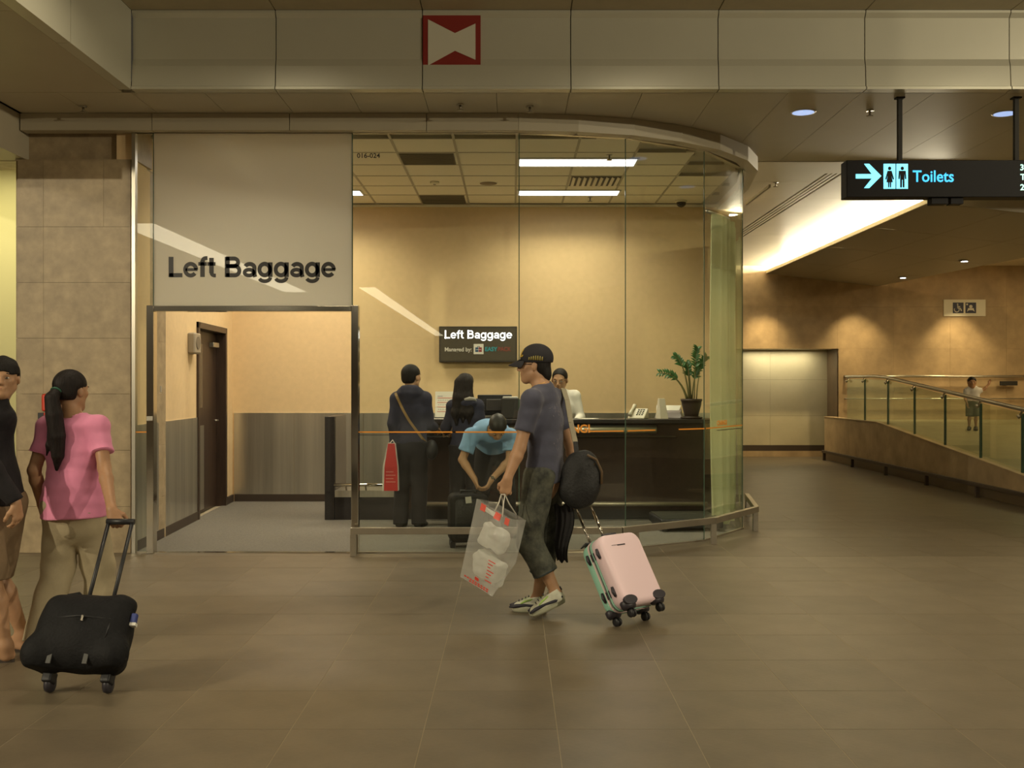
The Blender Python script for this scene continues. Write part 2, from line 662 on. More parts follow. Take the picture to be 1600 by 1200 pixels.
def surface_nets(D, lo, h, name):
    D = np.where(np.abs(D) < 1e-7, 1e-7, D)
    neg = D < 0
    c = np.zeros([x - 1 for x in D.shape], np.int8)
    nx, ny, nz = D.shape
    for i in (0, 1):
        for j in (0, 1):
            for k in (0, 1):
                c += neg[i:nx - 1 + i, j:ny - 1 + j, k:nz - 1 + k]
    act = (c > 0) & (c < 8)
    ci = np.argwhere(act)
    idx = np.full(act.shape, -1, np.int64)
    idx[act] = np.arange(len(ci))
    acc = np.zeros((len(ci), 3))
    cnt = np.zeros(len(ci))
    for a in range(3):
        e = np.zeros(3, int)
        e[a] = 1
        o1, o2 = [x for x in range(3) if x != a]
        for p in (0, 1):
            for q in (0, 1):
                s0 = np.zeros(3, int)
                s0[o1], s0[o2] = p, q
                A = D[tuple((ci + s0).T)]
                B = D[tuple((ci + s0 + e).T)]
                mk = (A < 0) != (B < 0)
                t = np.where(mk, A / np.where(A == B, 1, A - B), 0)
                pos = s0[None, :] + t[:, None] * e[None, :]
                acc += pos * mk[:, None]
                cnt += mk
    V = lo + (ci + acc / cnt[:, None]) * h
    quads = []
    for a in range(3):
        b, d = (a + 1) % 3, (a + 2) % 3
        sl0 = [slice(1, -1)] * 3
        sl1 = [slice(1, -1)] * 3
        sl0[a], sl1[a] = slice(0, -1), slice(1, None)
        s0, s1 = neg[tuple(sl0)], neg[tuple(sl1)]
        e = np.argwhere(s0 != s1)
        inside = s0[tuple(e.T)]
        off = np.ones(3, int)
        off[a] = 0
        e = e + off
        eb, ed = np.zeros(3, int), np.zeros(3, int)
        eb[b], ed[d] = 1, 1
        q = np.stack([idx[tuple((e - eb - ed).T)], idx[tuple((e - ed).T)], idx[tuple(e.T)], idx[tuple((e - eb).T)]], 1)
        q[~inside] = q[~inside][:, ::-1]
        quads.append(q)
    Q = np.concatenate(quads)
    Q = Q[(Q >= 0).all(1)]
    me = bpy.data.meshes.new(name)
    me.vertices.add(len(V))
    me.vertices.foreach_set('co', V.astype(np.float32).ravel())
    me.loops.add(len(Q) * 4)
    me.loops.foreach_set('vertex_index', Q.astype(np.int32).ravel())
    me.polygons.add(len(Q))
    me.polygons.foreach_set('loop_start', np.arange(0, len(Q) * 4, 4, dtype=np.int32))
    me.polygons.foreach_set('use_smooth', np.ones(len(Q), bool))
    me.update(calc_edges=True)
    me.validate()
    return me


def fig_obj(fig, name, h, m, parent):
    return place(name, fig.mesh(name, h), m, parent)

# ------------------------------------------------------------------ materials of the place
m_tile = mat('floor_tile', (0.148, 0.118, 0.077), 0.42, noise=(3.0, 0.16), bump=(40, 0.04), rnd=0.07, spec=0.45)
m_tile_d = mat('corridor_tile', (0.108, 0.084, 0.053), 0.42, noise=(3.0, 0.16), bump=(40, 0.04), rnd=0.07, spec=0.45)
m_grout = mat('floor_grout', (0.34, 0.285, 0.19), 0.8, noise=(9, 0.1))
m_carpet = mat('office_carpet', (0.150, 0.138, 0.112), 0.95, noise=(60, 0.22), bump=(300, 0.3))
m_stone = mat('stone_slab', (0.40, 0.29, 0.165), 0.55, noise=(2.6, 0.22), bump=(25, 0.06), rnd=0.05)
m_stone_c = mat('column_stone', (0.37, 0.285, 0.172), 0.5, noise=(9.0, 0.2), bump=(30, 0.05), rnd=0.04)
m_alcove = mat('alcove_tile', (0.48, 0.43, 0.29), 0.6, noise=(2.0, 0.08), rnd=0.03)
m_soffit = mat('soffit_panel', (0.46, 0.41, 0.30), 0.5, noise=(1.5, 0.04))
m_hallceil = mat('hall_ceiling_panel', (0.46, 0.40, 0.27), 0.55, noise=(6, 0.06))
m_back = mat('corridor_ceiling_panel', (0.62, 0.56, 0.43), 0.4, noise=(1.2, 0.04))
m_fascia = mat('fascia_panel', (0.50, 0.48, 0.38), 0.36, 0.25, noise=(1.2, 0.03))
m_dark = mat('dark_gap', (0.02, 0.018, 0.014), 0.8)
m_wallp = mat('office_wall', (0.70, 0.515, 0.28), 0.75, noise=(14, 0.04), bump=(160, 0.05))
m_ctile = mat('office_ceiling_tile', (0.80, 0.73, 0.56), 0.85, noise=(80, 0.05))
m_tbar = mat('ceiling_grid_bar', (0.40, 0.35, 0.25), 0.6)
m_steel = mat('brushed_steel', (0.56, 0.53, 0.45), 0.30, 0.85, noise=(1.0, 0.22), stretch=(7, 7, 0.25), bump=None)
m_chrome = mat('polished_steel', (0.62, 0.58, 0.50), 0.12, 1.0)
m_satin = mat('satin_steel', (0.50, 0.47, 0.40), 0.33, 0.9)
m_rail = mat('rail_steel', (0.36, 0.32, 0.25), 0.38, 0.8, noise=(4, 0.1))
m_skirt = mat('dark_skirting', (0.055, 0.038, 0.026), 0.5)
m_wood = mat('dark_wood', (0.045, 0.026, 0.017), 0.4, noise=(5, 0.3), stretch=(6, 6, 0.6))
m_black = mat('black_laminate', (0.018, 0.014, 0.013), 0.42, noise=(60, 0.25))
m_blk2 = mat('black_plastic', (0.016, 0.016, 0.018), 0.45)
m_white = mat('white_plastic', (0.72, 0.70, 0.64), 0.45)
m_glass = glass_mat('clear_glass', (0.93, 0.955, 0.92), 1.0)
m_gedge = mat('glass_edge', (0.06, 0.10, 0.07), 0.15)
m_frost = thin_mat('frosted_glass', (0.74, 0.73, 0.66), 0.85, 0.0, 0.085, 0.01)
m_orange = mat('orange_film', (0.75, 0.28, 0.02), 0.5)
m_ink = mat('black_film', (0.02, 0.018, 0.016), 0.5)
m_red = mat('red_paint', (0.22, 0.018, 0.012), 0.5)
m_logo_w = mat('cream_paint', (0.56, 0.53, 0.42), 0.5)
m_tube = mat('lit_diffuser', (0.9, 0.85, 0.8), 0.5, emit=((1.0, 0.93, 0.95), 6.0))

YG = 9.62
GL = [(-3.43, YG), (-3.245, YG), (-1.445, YG), (0.064, YG), (1.05, 9.84), (1.874, 10.37), (2.437, 11.24), (2.66, 12.35), (2.78, 13.8)]

# ------------------------------------------------------------------ floor: stone tiles with recessed joints
floor = MB().prism([(-14, -53), (14, -53), (14, 26), (-14, 26)], -0.2, -0.0015).build('floor', m_grout)
tag(floor, kind='structure')
T = 0.59
tile_me = MB().box(-T / 2 + .002, T / 2 - .002, -T / 2 + .002, T / 2 - .002, -0.012, 0.0).mesh('floor_tile')
tile_me.materials.append(m_tile)
tile_me2 = tile_me.copy()
tile_me2.materials.clear()
tile_me2.materials.append(m_tile_d)
n_t = 0
for j in range(-2, 12):
    y = 5.30 + T * j + T / 2
    for i in range(-9, 13):
        x = 0.2 + T * i + T / 2
        if abs(x) - T / 2 > 0.482 * (y + T / 2) + 0.05:
            continue
        if j >= 7 and x < {7: 1.0, 8: 1.6, 9: 2.2, 10: 2.2, 11: 2.5}[j]:
            continue
        if x + T / 2 > 6.4:
            continue
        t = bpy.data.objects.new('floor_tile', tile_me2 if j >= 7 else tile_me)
        COL.objects.link(t)
        t.parent = floor
        t.location = (x, y, random.uniform(-0.0006, 0.0))
        n_t += 1
# the rest of the paving, too far off or out of view to pick tiles apart
yA, yB = 5.30 - 2 * T, 5.30 + 12 * T
far = MB()
far.box(-14, 14, -53, yA - .003, -.05, -0.0005)
far.box(-14, -4.5, yA, YG, -.05, -0.0008)
far.box(5.52 + 0.0, 14, yA, 5.30 + 7 * T, -.05, -0.0009)
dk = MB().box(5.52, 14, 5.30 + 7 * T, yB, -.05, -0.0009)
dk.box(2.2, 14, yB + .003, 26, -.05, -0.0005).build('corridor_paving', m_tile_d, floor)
far.box(-4.6, 1.6, 5.30 + 7 * T + .003, YG + 0.02, -.05, -0.0007)
far.build('floor_paving', m_tile, floor)

# ------------------------------------------------------------------ left-baggage office: shell
pol = [(-3.47, YG + .01)] + [(x - .02 * (i > 3), y + .02) for i, (x, y) in enumerate(GL[1:])] + [(2.78, 13.85), (-3.66, 13.85)]
carpet = MB().prism(pol, -0.02, 0.006).build('floor_carpet', m_carpet)
tag(carpet, kind='structure')
XL0, XL1 = -3.43, -3.63                # the left wall runs slightly outwards


def xl(y):
    return XL0 + (XL1 - XL0) * (y - YG) / (13.8 - YG)


DY0, DY1, DZ = 11.95, 13.35, 2.19       # door opening in the left wall
wl = MB()
for (y0, y1, z0, z1) in [(YG + .03, DY0, 0, ZC), (DY1, 13.8, 0, ZC), (DY0, DY1, DZ, ZC)]:
    wl.prism([(xl(y0), y0), (xl(y1), y1), (xl(y1) - .16, y1), (xl(y0) - .16, y0)], z0, z1)
wall_left = wl.build('wall_left', m_wallp)
tag(wall_left, kind='structure')
WZ = 1.155
for (y0, y1) in [(YG + .04, 10.78), (10.785, DY0 - .01)]:
    MB().prism([(xl(y0) + .012, y0), (xl(y1) + .012, y1), (xl(y1), y1), (xl(y0), y0)], 0.1, WZ).build('wainscot_panel', m_steel, wall_left)
for (y0, y1) in [(YG + .04, DY0 - .01), (DY1 + .03, 13.78)]:
    MB().prism([(xl(y0) + .02, y0), (xl(y1) + .02, y1), (xl(y1), y1), (xl(y0), y0)], 0.0, 0.1).build('skirting_board', m_skirt, wall_left)

wall_back = MB().box(-3.8, 2.9, 13.8, 14.0, 0, ZC).build('wall_back', m_wallp)
tag(wall_back, kind='structure')
xs = [-3.61, -2.83, -1.93, -0.83, 0.4, 1.6, 2.75]
for a, b in zip(xs[:-1], xs[1:]):
    MB().box(a + .002, b - .002, 13.786, 13.8, 0.1, WZ).build('wainscot_panel', m_steel, wall_back)
MB().box(-3.6, 2.75, 13.78, 13.8, 0.0, 0.1).build('skirting_board', m_skirt, wall_back)
# door in the left wall
door1 = empty('door_1', (0, 0, 0), kind='structure')
fr = MB()
for (y0, y1, z0, z1) in [(DY0 - .03, DY0 + .04, 0, DZ + .04), (DY1 - .04, DY1 + .03, 0, DZ + .04), (DY0 - .03, DY1 + .03, DZ - .03, DZ + .04)]:
    fr.prism([(xl(y0) + .025, y0), (xl(y1) + .025, y1), (xl(y1) - .15, y1), (xl(y0) - .15, y0)], z0, z1)
fr.build('door_frame', m_wood, door1, bevel=.004)
lf = MB().prism([(xl(DY0) - .10, DY0 + .045), (xl(DY1) - .10, DY1 - .045), (xl(DY1) - .145, DY1 - .045), (xl(DY0) - .145, DY0 + .045)], 0.012, DZ - .035)
leaf = lf.build('door_leaf', m_wood, door1)
MB().prism([(xl(12.05) - .085, 12.05), (xl(12.62) - .085, 12.62), (xl(12.62) - .10, 12.62), (xl(12.05) - .10, 12.05)], 0.05, 1.04).build('kick_plate', m_satin, leaf)
MB().prism([(xl(12.3) - .088, 12.25), (xl(12.5) - .088, 12.55), (xl(12.5) - .10, 12.55), (xl(12.3) - .10, 12.25)], 1.25, 2.0).build('door_glass', mat('dark_door_glass', (0.03, 0.03, 0.03), 0.1), leaf)
MB().tube([(xl(13.2) - .10, 13.2, 1.08), (xl(13.2) - .05, 13.2, 1.08), (xl(13.2) - .05, 13.08, 1.08)], .01).build('door_handle', m_satin, leaf, smooth=True)
MB().box(xl(13.1) - .10, xl(13.1) - .04, 12.95, 13.2, 1.98, 2.04).build('door_closer', m_satin, leaf, bevel=.006)

# office ceiling: lay-in tiles on a grid
ceil1 = MB().prism([(-3.9, YG + .02)] + [(x - .03, y + .05) for x, y in GL[3:8]] + [(2.72, 13.95), (-3.9, 13.95)], ZC + .03, ZC + .08).build('ceiling_office', m_tbar)
tag(ceil1, kind='structure')
ct = 0.6
tm = MB().box(-ct / 2 + .006, ct / 2 - .006, -ct / 2 + .006, ct / 2 - .006, 0.0, .02).mesh('ceiling_tile')
tm.materials.append(m_ctile)
gx0, gy0 = -1.155, 10.68
skip = []
for i in range(-4, 7):
    for j in range(-2, 6):
        x, y = gx0 + ct * i + ct / 2, gy0 + ct * j + ct / 2
        if x - ct / 2 < -3.6 or y + ct / 2 > 14.0 or x > 2.6:
            continue
        # the glass wall cuts the corner off
        if y < YG + .3 or (x > 0.9 and y < 9.84 + (x - 1.05) * .9 + .2) or (x > 2.1 and y < 11.6):
            continue
        if any(x - .31 < tx1 and x + .31 > tx0 and y - .05 < ty1 and y + .05 > ty0 for tx0, tx1, ty0, ty1 in TROFFERS):
            pass
        o = bpy.data.objects.new('ceiling_tile', tm)
        COL.objects.link(o)
        o.parent = ceil1
        o.location = (x, y, ZC)
gb = MB()
for i in range(-4, 8):
    gx_ = gx0 + ct * i
    gb.box(gx_ - .012, gx_ + .012, YG + .15 + max(0, gx_) ** 2 * .30, 13.8, ZC - .004, ZC + .031)
gb.build('grid_bars', m_tbar, ceil1)
cb = MB()
for j in range(-1, 6):
    cb.box(-3.6, {-1: .8, 0: 1.75, 1: 2.25, 2: 2.45}.get(j, 2.55), gy0 + ct * j - .012, gy0 + ct * j + .012, ZC - .0035, ZC + .031)
cb.build('cross_bars', m_tbar, ceil1)
MB().box(-3.64, 2.8, 13.76, 13.8, ZC - .03, ZC - .002).build('edge_trim', m_ctile, ceil1)

# ------------------------------------------------------------------ glazed front of the office
win = empty('window_1', (0, YG, 0), kind='structure')
ZT = 3.80


def pane(p0, p1, z0, z1, m, name='glass_pane', gap=.003, th=.012):
    a, b = Vector((*p0, 0)), Vector((*p1, 0))
    d = (b - a).normalized()
    n = Vector((d.y, -d.x, 0))
    a, b = a + d * gap, b - d * gap
    q = [a + n * th / 2, b + n * th / 2, b - n * th / 2, a - n * th / 2]
    o = MB().prism([(v.x, v.y - YG) for v in q], z0, z1).build(name, m, win)
    return o


DH = 2.185                                # underside of the door head
panes = [pane(GL[0], GL[1], .01, ZT, m_glass), pane(GL[1], GL[2], DH + .05, ZT, m_frost, 'frosted_pane')]
for i in range(2, 8):
    panes.append(pane(GL[i], GL[i + 1], .01, ZT, m_glass))
for i, pt in enumerate(GL[1:8]):
    if i in (0, 1):
        continue
    MB().box(pt[0] - .004, pt[0] + .004, pt[1] - YG - .008, pt[1] - YG + .008, .01, ZT).build('glass_joint', m_gedge, win)
for x in (GL[0][0] + .012,):
    MB().box(x - .016, x + .016, -.03, .03, 0, ZT).build('edge_channel', m_satin, win)
MB().box(GL[1][0] - .004, GL[1][0] + .004, -.008, .008, DH + .05, ZT).build('glass_joint', m_gedge, win)
MB().box(GL[2][0] - .004, GL[2][0] + .004, -.009, .009, DH + .05, ZT).build('glass_joint', m_gedge, win)
for i in range(7):
    if i == 1:
        continue
    MB().obox((GL[i][0], GL[i][1] - YG, .006), (GL[i + 1][0], GL[i + 1][1] - YG, .006), .03, .012).build('floor_channel', m_rail, win)
for i in range(7):
    MB().obox((GL[i][0], GL[i][1] - YG + .0, ZT + .012), (GL[i + 1][0], GL[i + 1][1] - YG + .0, ZT + .012), .05, .024).build('head_channel', m_satin, win)

# orange manifestation line and repeated lettering on the glass (x along the front)
ZO = 1.095


def along(i, t):
    a, b = Vector((*GL[i], 0)), Vector((*GL[i + 1], 0))
    return a.lerp(b, t)


def stripe(i, t0, t1, z, m, h=.012):
    a, b = along(i, t0), along(i, t1)
    d = (b - a).normalized()
    n = Vector((d.y, -d.x, 0)) * .0085
    off = Vector((0, -YG, 0))
    MB().obox(a + n + off + Vector((0, 0, z)), b + n + off + Vector((0, 0, z)), .002, h).build('orange_stripe' if m is m_orange else 'black_stripe', m, win)


def word(i, t, z, s=.075):
    a, b = along(i, t), along(i, min(1, t + .3))
    d = (b - a).normalized()
    n = Vector((d.y, -d.x, 0)) * .0085
    text('orange_lettering', 'CHANGI', m_orange, panes[i], a + n + Vector((0, -YG, z)), height=s, u=d, bold=.03, depth=.002)


stripe(0, .1, .9, ZO, m_orange)
stripe(2, .04, .62, ZO, m_orange)
stripe(2, .04, .36, ZO - .026, m_ink, .006)
stripe(2, .60, .995, ZO, m_orange)
word(3, .27, ZO - .01)
stripe(3, .005, .24, ZO, m_orange)
stripe(3, .66, .98, ZO, m_orange)
stripe(4, .02, .36, ZO, m_orange)
stripe(4, .66, .995, ZO, m_orange)
stripe(5, .03, .97, ZO, m_orange)
word(5, .30, ZO + .02, .05)
stripe(5, .3, .97, ZO - .03, m_ink, .006)

# door surround of polished steel
dr = empty('door_2', (-2.345, YG, 0), kind='structure')
xa, xb = -3.285 + 2.345, -1.39 + 2.345
MB().box(xa - .01, xa + .055, -.05, .05, 0, DH + .055).build('door_post', m_chrome, dr, bevel=.005)
MB().box(xb - .06, xb + .005, -.05, .05, 0, DH + .055).build('door_post', m_chrome, dr, bevel=.005)
MB().box(xa + .055, xb - .06, -.05, .05, DH, DH + .05).build('door_head', m_chrome, dr, bevel=.005)
MB().box(xa + .05, xb - .06, -.03, .03, 0.0, .009).build('threshold_strip', m_chrome, dr)
MB().box(xa - .005, xa + .05, -.058, -.05, 1.2, 1.24).build('latch_plate', m_satin, dr)

# lettering on the frosted glass and the shop number
bold_text('door_lettering', 'Left Baggage', m_ink, panes[1], (P(264, 433, YG).x, -.008, P(264, 433, YG).z), (525 - 264) / F * YG, 31.5 / F * YG, weight=1.2)
text('number_lettering', '016-024', m_ink, panes[2], (P(558, 247, YG).x, -.009, P(558, 247, YG).z), width=36 / F * YG, height=7.5 / F * YG, bold=.015, depth=.002)

# ------------------------------------------------------------------ bulkhead over the glass, soffit, fascia
bk = [(-4.4, 9.5), (0.06, 9.5), (0.6, 9.56), (1.12, 9.70), (1.6, 9.96), (2.02, 10.30), (2.40, 10.8), (2.62, 11.32), (2.76, 12.4), (2.80, 13.9)]
trim1 = empty('trim_1', (0, 9.5, ZT), kind='structure')
inner = [(x - (.05 if i > 0 else 0) * (i > 5), y + .2) for i, (x, y) in enumerate(bk)]
segs = [(-4.4, -3.22), (-3.22, -1.99), (-1.99, -0.765), (-0.765, 0.06)]
for a, b in segs:
    MB().box(a + .003, b - .003, 0, .13, 0, ZS - ZT - .003).build('bulkhead_panel', m_soffit, trim1)
for i in range(1, len(bk) - 1):
    a, b = Vector((*bk[i], 0)), Vector((*bk[i + 1], 0))
    d = (b - a).normalized()
    n = Vector((-d.y, d.x, 0)) * .13
    q = [a, b, b + n, a + n]
    MB().prism([(v.x, v.y - 9.5) for v in q], 0, ZS - ZT - .003).build('bulkhead_panel', m_soffit, trim1)

trim2 = empty('trim_2', (0, 8.75, ZS), kind='structure')
jx = [-3.136, -1.95, -0.738, 0.485, 1.703, 2.915, 4.11, 5.32, 6.53]
for a, b in zip(jx[:-1], jx[1:]):
    q = [(0, 0), (-.018, .0), (-.018, .022), (0, .03), (0.012, .20), (0.03, .26), (0.03, .60), (0.0, .635), (0.0, .656), (.10, .656), (.10, 0)]
    vs = [(a + .004, y, z) for y, z in q] + [(b - .004, y, z) for y, z in q]
    n = len(q)
    fs = [tuple(range(n)), tuple(range(2 * n - 1, n - 1, -1))] + [((i + 1) % n, i, n + i, n + (i + 1) % n) for i in range(n)]
    MB().add(vs, fs).build('fascia_panel', m_fascia, trim2)
MB().box(-3.13, 6.5, .09, .14, .005, .65).build('fascia_backing', m_dark, trim2)

# left return of the fascia, towards the viewer
trim3 = empty('trim_3', (-3.136, 8.75, ZS), kind='structure')
for a, b in [(-0.0, -1.2), (-1.2, -2.4), (-2.4, -3.6), (-3.6, -4.8)]:
    MB().box(-.10, 0, b + .004, a - .004, 0, .656).build('fascia_panel', m_fascia, trim3)
MB().box(-.14, -.09, -4.8, 0, .005, .65).build('fascia_backing', m_dark, trim3)

ceil2 = MB().box(-6.2, 11.5, 8.86, 21.9, ZS + .03, ZS + .1).build('ceiling_soffit', m_dark)
tag(ceil2, kind='structure')
MB().box(-6.2, -3.24, 3.2, 8.86, ZS + .03, ZS + .1).build('ceiling_left_soffit', m_dark, ceil2)
pm = None
for k in range(-7, 19):
    x0 = -0.738 + .608 * k
    if x0 < -4.5 or x0 > 10.5:
        continue
    MB().box(x0 + .002, x0 + .606, 8.84, 11.56, ZS, ZS + .03).build('soffit_panel', m_soffit, ceil2)
for (y0, y1) in [(3.2, 5.0), (5.0, 6.9), (6.9, 8.835)]:
    for (x0, x1) in [(-6.0, -4.4), (-4.4, -3.236)]:
        MB().box(x0 + .002, x1 - .002, y0 + .002, y1 - .002, ZS, ZS + .03).build('soffit_panel', m_soffit, ceil2)
# paler metal planks over the corridor, split by the air slot
for k in range(9):
    y0 = 11.57 + 1.14 * k
    MB().box(2.1, 3.60, y0 + .003, y0 + 1.137, ZS - .006, ZS + .03).build('ceiling_plank', m_back, ceil2)
    MB().box(3.80, 7.0, y0 + .003, y0 + 1.137, ZS - .006, ZS + .03).build('ceiling_plank', m_back, ceil2)
    MB().box(7.003, 11.4, y0 + .003, y0 + 1.137, ZS - .006, ZS + .03).build('ceiling_plank', m_back, ceil2)
MB().box(3.60, 3.80, 11.57, 21.8, ZS + .02, ZS + .03).build('slot_back', m_dark, ceil2)
for x in (3.645, 3.70, 3.755):
    MB().box(x - .017, x + .017, 12.2, 21.75, ZS - .006, ZS + .02).build('slot_bar', m_back, ceil2)
MB().box(3.60, 3.80, 11.57, 12.2, ZS - .006, ZS + .02).build('slot_end', m_back, ceil2)

# hall ceiling above the fascia, reaching over the viewer
ceil3 = MB().box(-13, 13, -52, 8.9, ZF + .03, ZF + .12).build('ceiling_hall', m_dark)
tag(ceil3, kind='structure')
for a, b in zip(jx[:-1], jx[1:]):
    for (y0, y1) in [(5.2, 7.0), (7.0, 8.745)]:
        MB().box(a + .004, b - .004, y0 + .003, y1 - .003, ZF, ZF + .03).build('hall_ceiling_panel', m_hallceil, ceil3)
MB().box(-13, 13, -52, 5.2, ZF, ZF + .03).build('hall_ceiling_field', m_hallceil, ceil3)
tag(MB().box(-13, 13, -52.2, -52, 0, 4.7).build('wall_hall', m_stone), kind='structure')
tag(MB().box(-13.2, -13, -52, 12, 0, 4.7).build('wall_hall_left', m_stone), kind='structure')
tag(MB().box(13, 13.2, -52, 22, 0, 4.7).build('wall_hall_right', m_stone), kind='structure')
m_trough = mat('trough_diffuser', (0.9, 0.85, 0.7), 0.5, emit=((1.0, 0.88, 0.62), 5.0))
for (x, y0, y1, w) in [(-7.2, -16, -0.5, .7), (-4.6, -48, -14.5, .5)]:
    t = empty('ceiling_light_trough', (x, y0, ZF), label='long lit trough in the hall ceiling behind the viewer' if x < -7 else 'shorter lit trough in the hall ceiling behind the viewer', cat='ceiling light')
    MB().box(-w / 2, w / 2, 0, y1 - y0, -.03, -.012).build('diffuser', m_trough, t)
    MB().box(-w / 2 - .03, w / 2 + .03, -.03, y1 - y0 + .03, -.012, 0).build('housing', m_white, t)

# ------------------------------------------------------------------ stone column at the left
colm = MB().box(-4.46, -3.46, 9.66, 10.6, 0, 3.54).build('column', m_stone_c)
tag(colm, kind='structure')
zz = [0.0, 0.42, 0.93, 1.44, 1.945, 2.45, 2.955, 3.555]
for i in range(7):
    for (x0, x1) in ([(-4.48, -4.245), (-4.245, -3.455)] if i < 6 else [(-4.48, -4.245), (-4.245, -3.70), (-3.70, -3.455)]):
        MB().box(x0 + .0012, x1 - .0012, 9.625, 9.66, zz[i] + .0012, zz[i + 1] - .0012).build('stone_slab', m_stone_c, colm)
    MB().box(-4.50, -4.46, 9.64, 10.6, zz[i] + .0012, zz[i + 1] - .0012).build('stone_slab', m_stone_c, colm)
    MB().box(-3.46, -3.455, 9.64, 10.6, zz[i] + .0012, zz[i + 1] - .0012).build('stone_slab', m_stone_c, colm)
MB().box(-4.50, -3.45, 9.625, 10.6, 3.553, 3.565).build('stone_cap', m_stone_c, colm)
wall_up = MB().box(-6.2, -3.42, 9.70, 10.1, 3.566, ZS).build('wall_upper', m_stone_c)
tag(wall_up, kind='structure')
tag(MB().box(-6.2, -4.41, 8.0, 9.94, 3.57, ZS - .002).build('wall_left_bulkhead', m_soffit), kind='structure')
tag(MB().box(-9, -4.52, 11.6, 11.8, 0, ZS).build('wall_far_left', mat('pale_yellow_wall', (0.66, 0.62, 0.34), 0.5)), kind='structure')
light('far_left_light', 'AREA', (-5.6, 10.5, 3.9), 40, (1, .9, .5), size=.5)

# ------------------------------------------------------------------ corridor: back wall, alcove, ramp
YW = 21.7
AX0, AX1, AZ = 3.0, 6.645, 2.25
wr = MB()
wr.box(2.0, AX0, YW + .03, YW + .3, 0, ZS)
wr.box(AX0, AX1, YW + .03, YW + .3, AZ, ZS)
wr.box(AX1, 12.5, YW + .03, YW + .3, 0, ZS)
wall_rear = wr.build('wall_rear', m_stone)
tag(wall_rear, kind='structure')


def slabs(x0, x1, z0, z1, nx, nz):
    for i in range(nx):
        for j in range(nz):
            a, b = x0 + (x1 - x0) * i / nx, x0 + (x1 - x0) * (i + 1) / nx
            c, d = z0 + (z1 - z0) * j / nz, z0 + (z1 - z0) * (j + 1) / nz
            MB().box(a + .001, b - .001, YW, YW + .03, c + .001, d - .001).build('stone_slab', m_stone, wall_rear)


slabs(AX0, AX1, AZ, ZS, 3, 2)
slabs(AX1, 12.4, 0.0, AZ, 5, 2)
slabs(AX1, 12.4, AZ, ZS, 5, 2)
alc = MB().box(AX0 - .2, AX1 + .2, YW + .72, YW + .9, 0, AZ + .2).build('wall_alcove', m_dark)
tag(alc, kind='structure')
for i in range(3):
    for (z0, z1) in [(.24, .86), (.86, 1.62), (1.62, AZ + .1)]:
        a, b = AX0 + 1.22 * i, AX0 + 1.22 * (i + 1)
        MB().box(a + .0015, b - .0015, YW + .70, YW + .72, z0 + .0015, z1 - .0015).build('wall_tile', m_alcove, alc)
MB().box(AX0, AX1, YW + .69, YW + .72, .12, .24).build('skirting_board', m_skirt, alc)
MB().box(AX0, AX1, YW + .685, YW + .72, 0.0, .12).build('skirting_stone', m_stone, alc)
MB().box(AX1 - .001, AX1 + .02, YW + .0, YW + .72, 0, AZ).build('jamb_lining', mat('dark_stone', (0.12, 0.08, 0.045), 0.5, noise=(4, .2)), alc)
MB().box(AX0, AX1, YW + .3, YW + .72, AZ, AZ + .03).build('head_lining', m_alcove, alc)

# ramp with its parapet
RX = 6.38


def rz_(y):
    return 0.855 if y >= 18.58 else 0.855 - 0.0895 * (18.58 - y)


rp = MB()
prof = [(9.05, 0), (18.58, .805), (YW, .805), (YW, -.15), (9.05, -.15)]
vs = [(RX + .16, y, z) for y, z in prof] + [(12.4, y, z) for y, z in prof]
rp.add(vs, [(4, 3, 2, 1, 0), (5, 6, 7, 8, 9), (0, 1, 6, 5), (1, 2, 7, 6), (2, 3, 8, 7), (3, 4, 9, 8), (4, 0, 5, 9)])
tag(rp.build('floor_ramp', mat('ramp_tile', (0.30, 0.25, 0.15), 0.4, noise=(3, .15))), kind='structure')
wall_ramp = empty('wall_ramp', (RX, 9.0, 0), kind='structure')
ys = [9.0, 10.6, 12.2, 13.8, 15.4, 17.0, 18.58, 20.1, YW]
for a, b in zip(ys[:-1], ys[1:]):
    za, zb = rz_(a) + .0, rz_(b) + .0
    vs = []
    for (x0, x1) in [(0, .15)]:
        vs = [(0, a - 9 + .001, 0), (.15, a - 9 + .001, 0), (.15, b - 9 - .001, 0), (0, b - 9 - .001, 0), (0, a - 9 + .001, max(za, .02)), (.15, a - 9 + .001, max(za, .02)), (.15, b - 9 - .001, zb), (0, b - 9 - .001, zb)]
    MB().add(vs, [(3, 2, 1, 0), (4, 5, 6, 7), (0, 1, 5, 4), (1, 2, 6, 5), (2, 3, 7, 6), (3, 0, 4, 7)]).build('stone_slab', m_stone, wall_ramp)
    MB().obox((.075, a - 9, max(za, .02) + .006), (.075, b - 9, zb + .006), .17, .014).build('coping_strip', m_stone, wall_ramp)

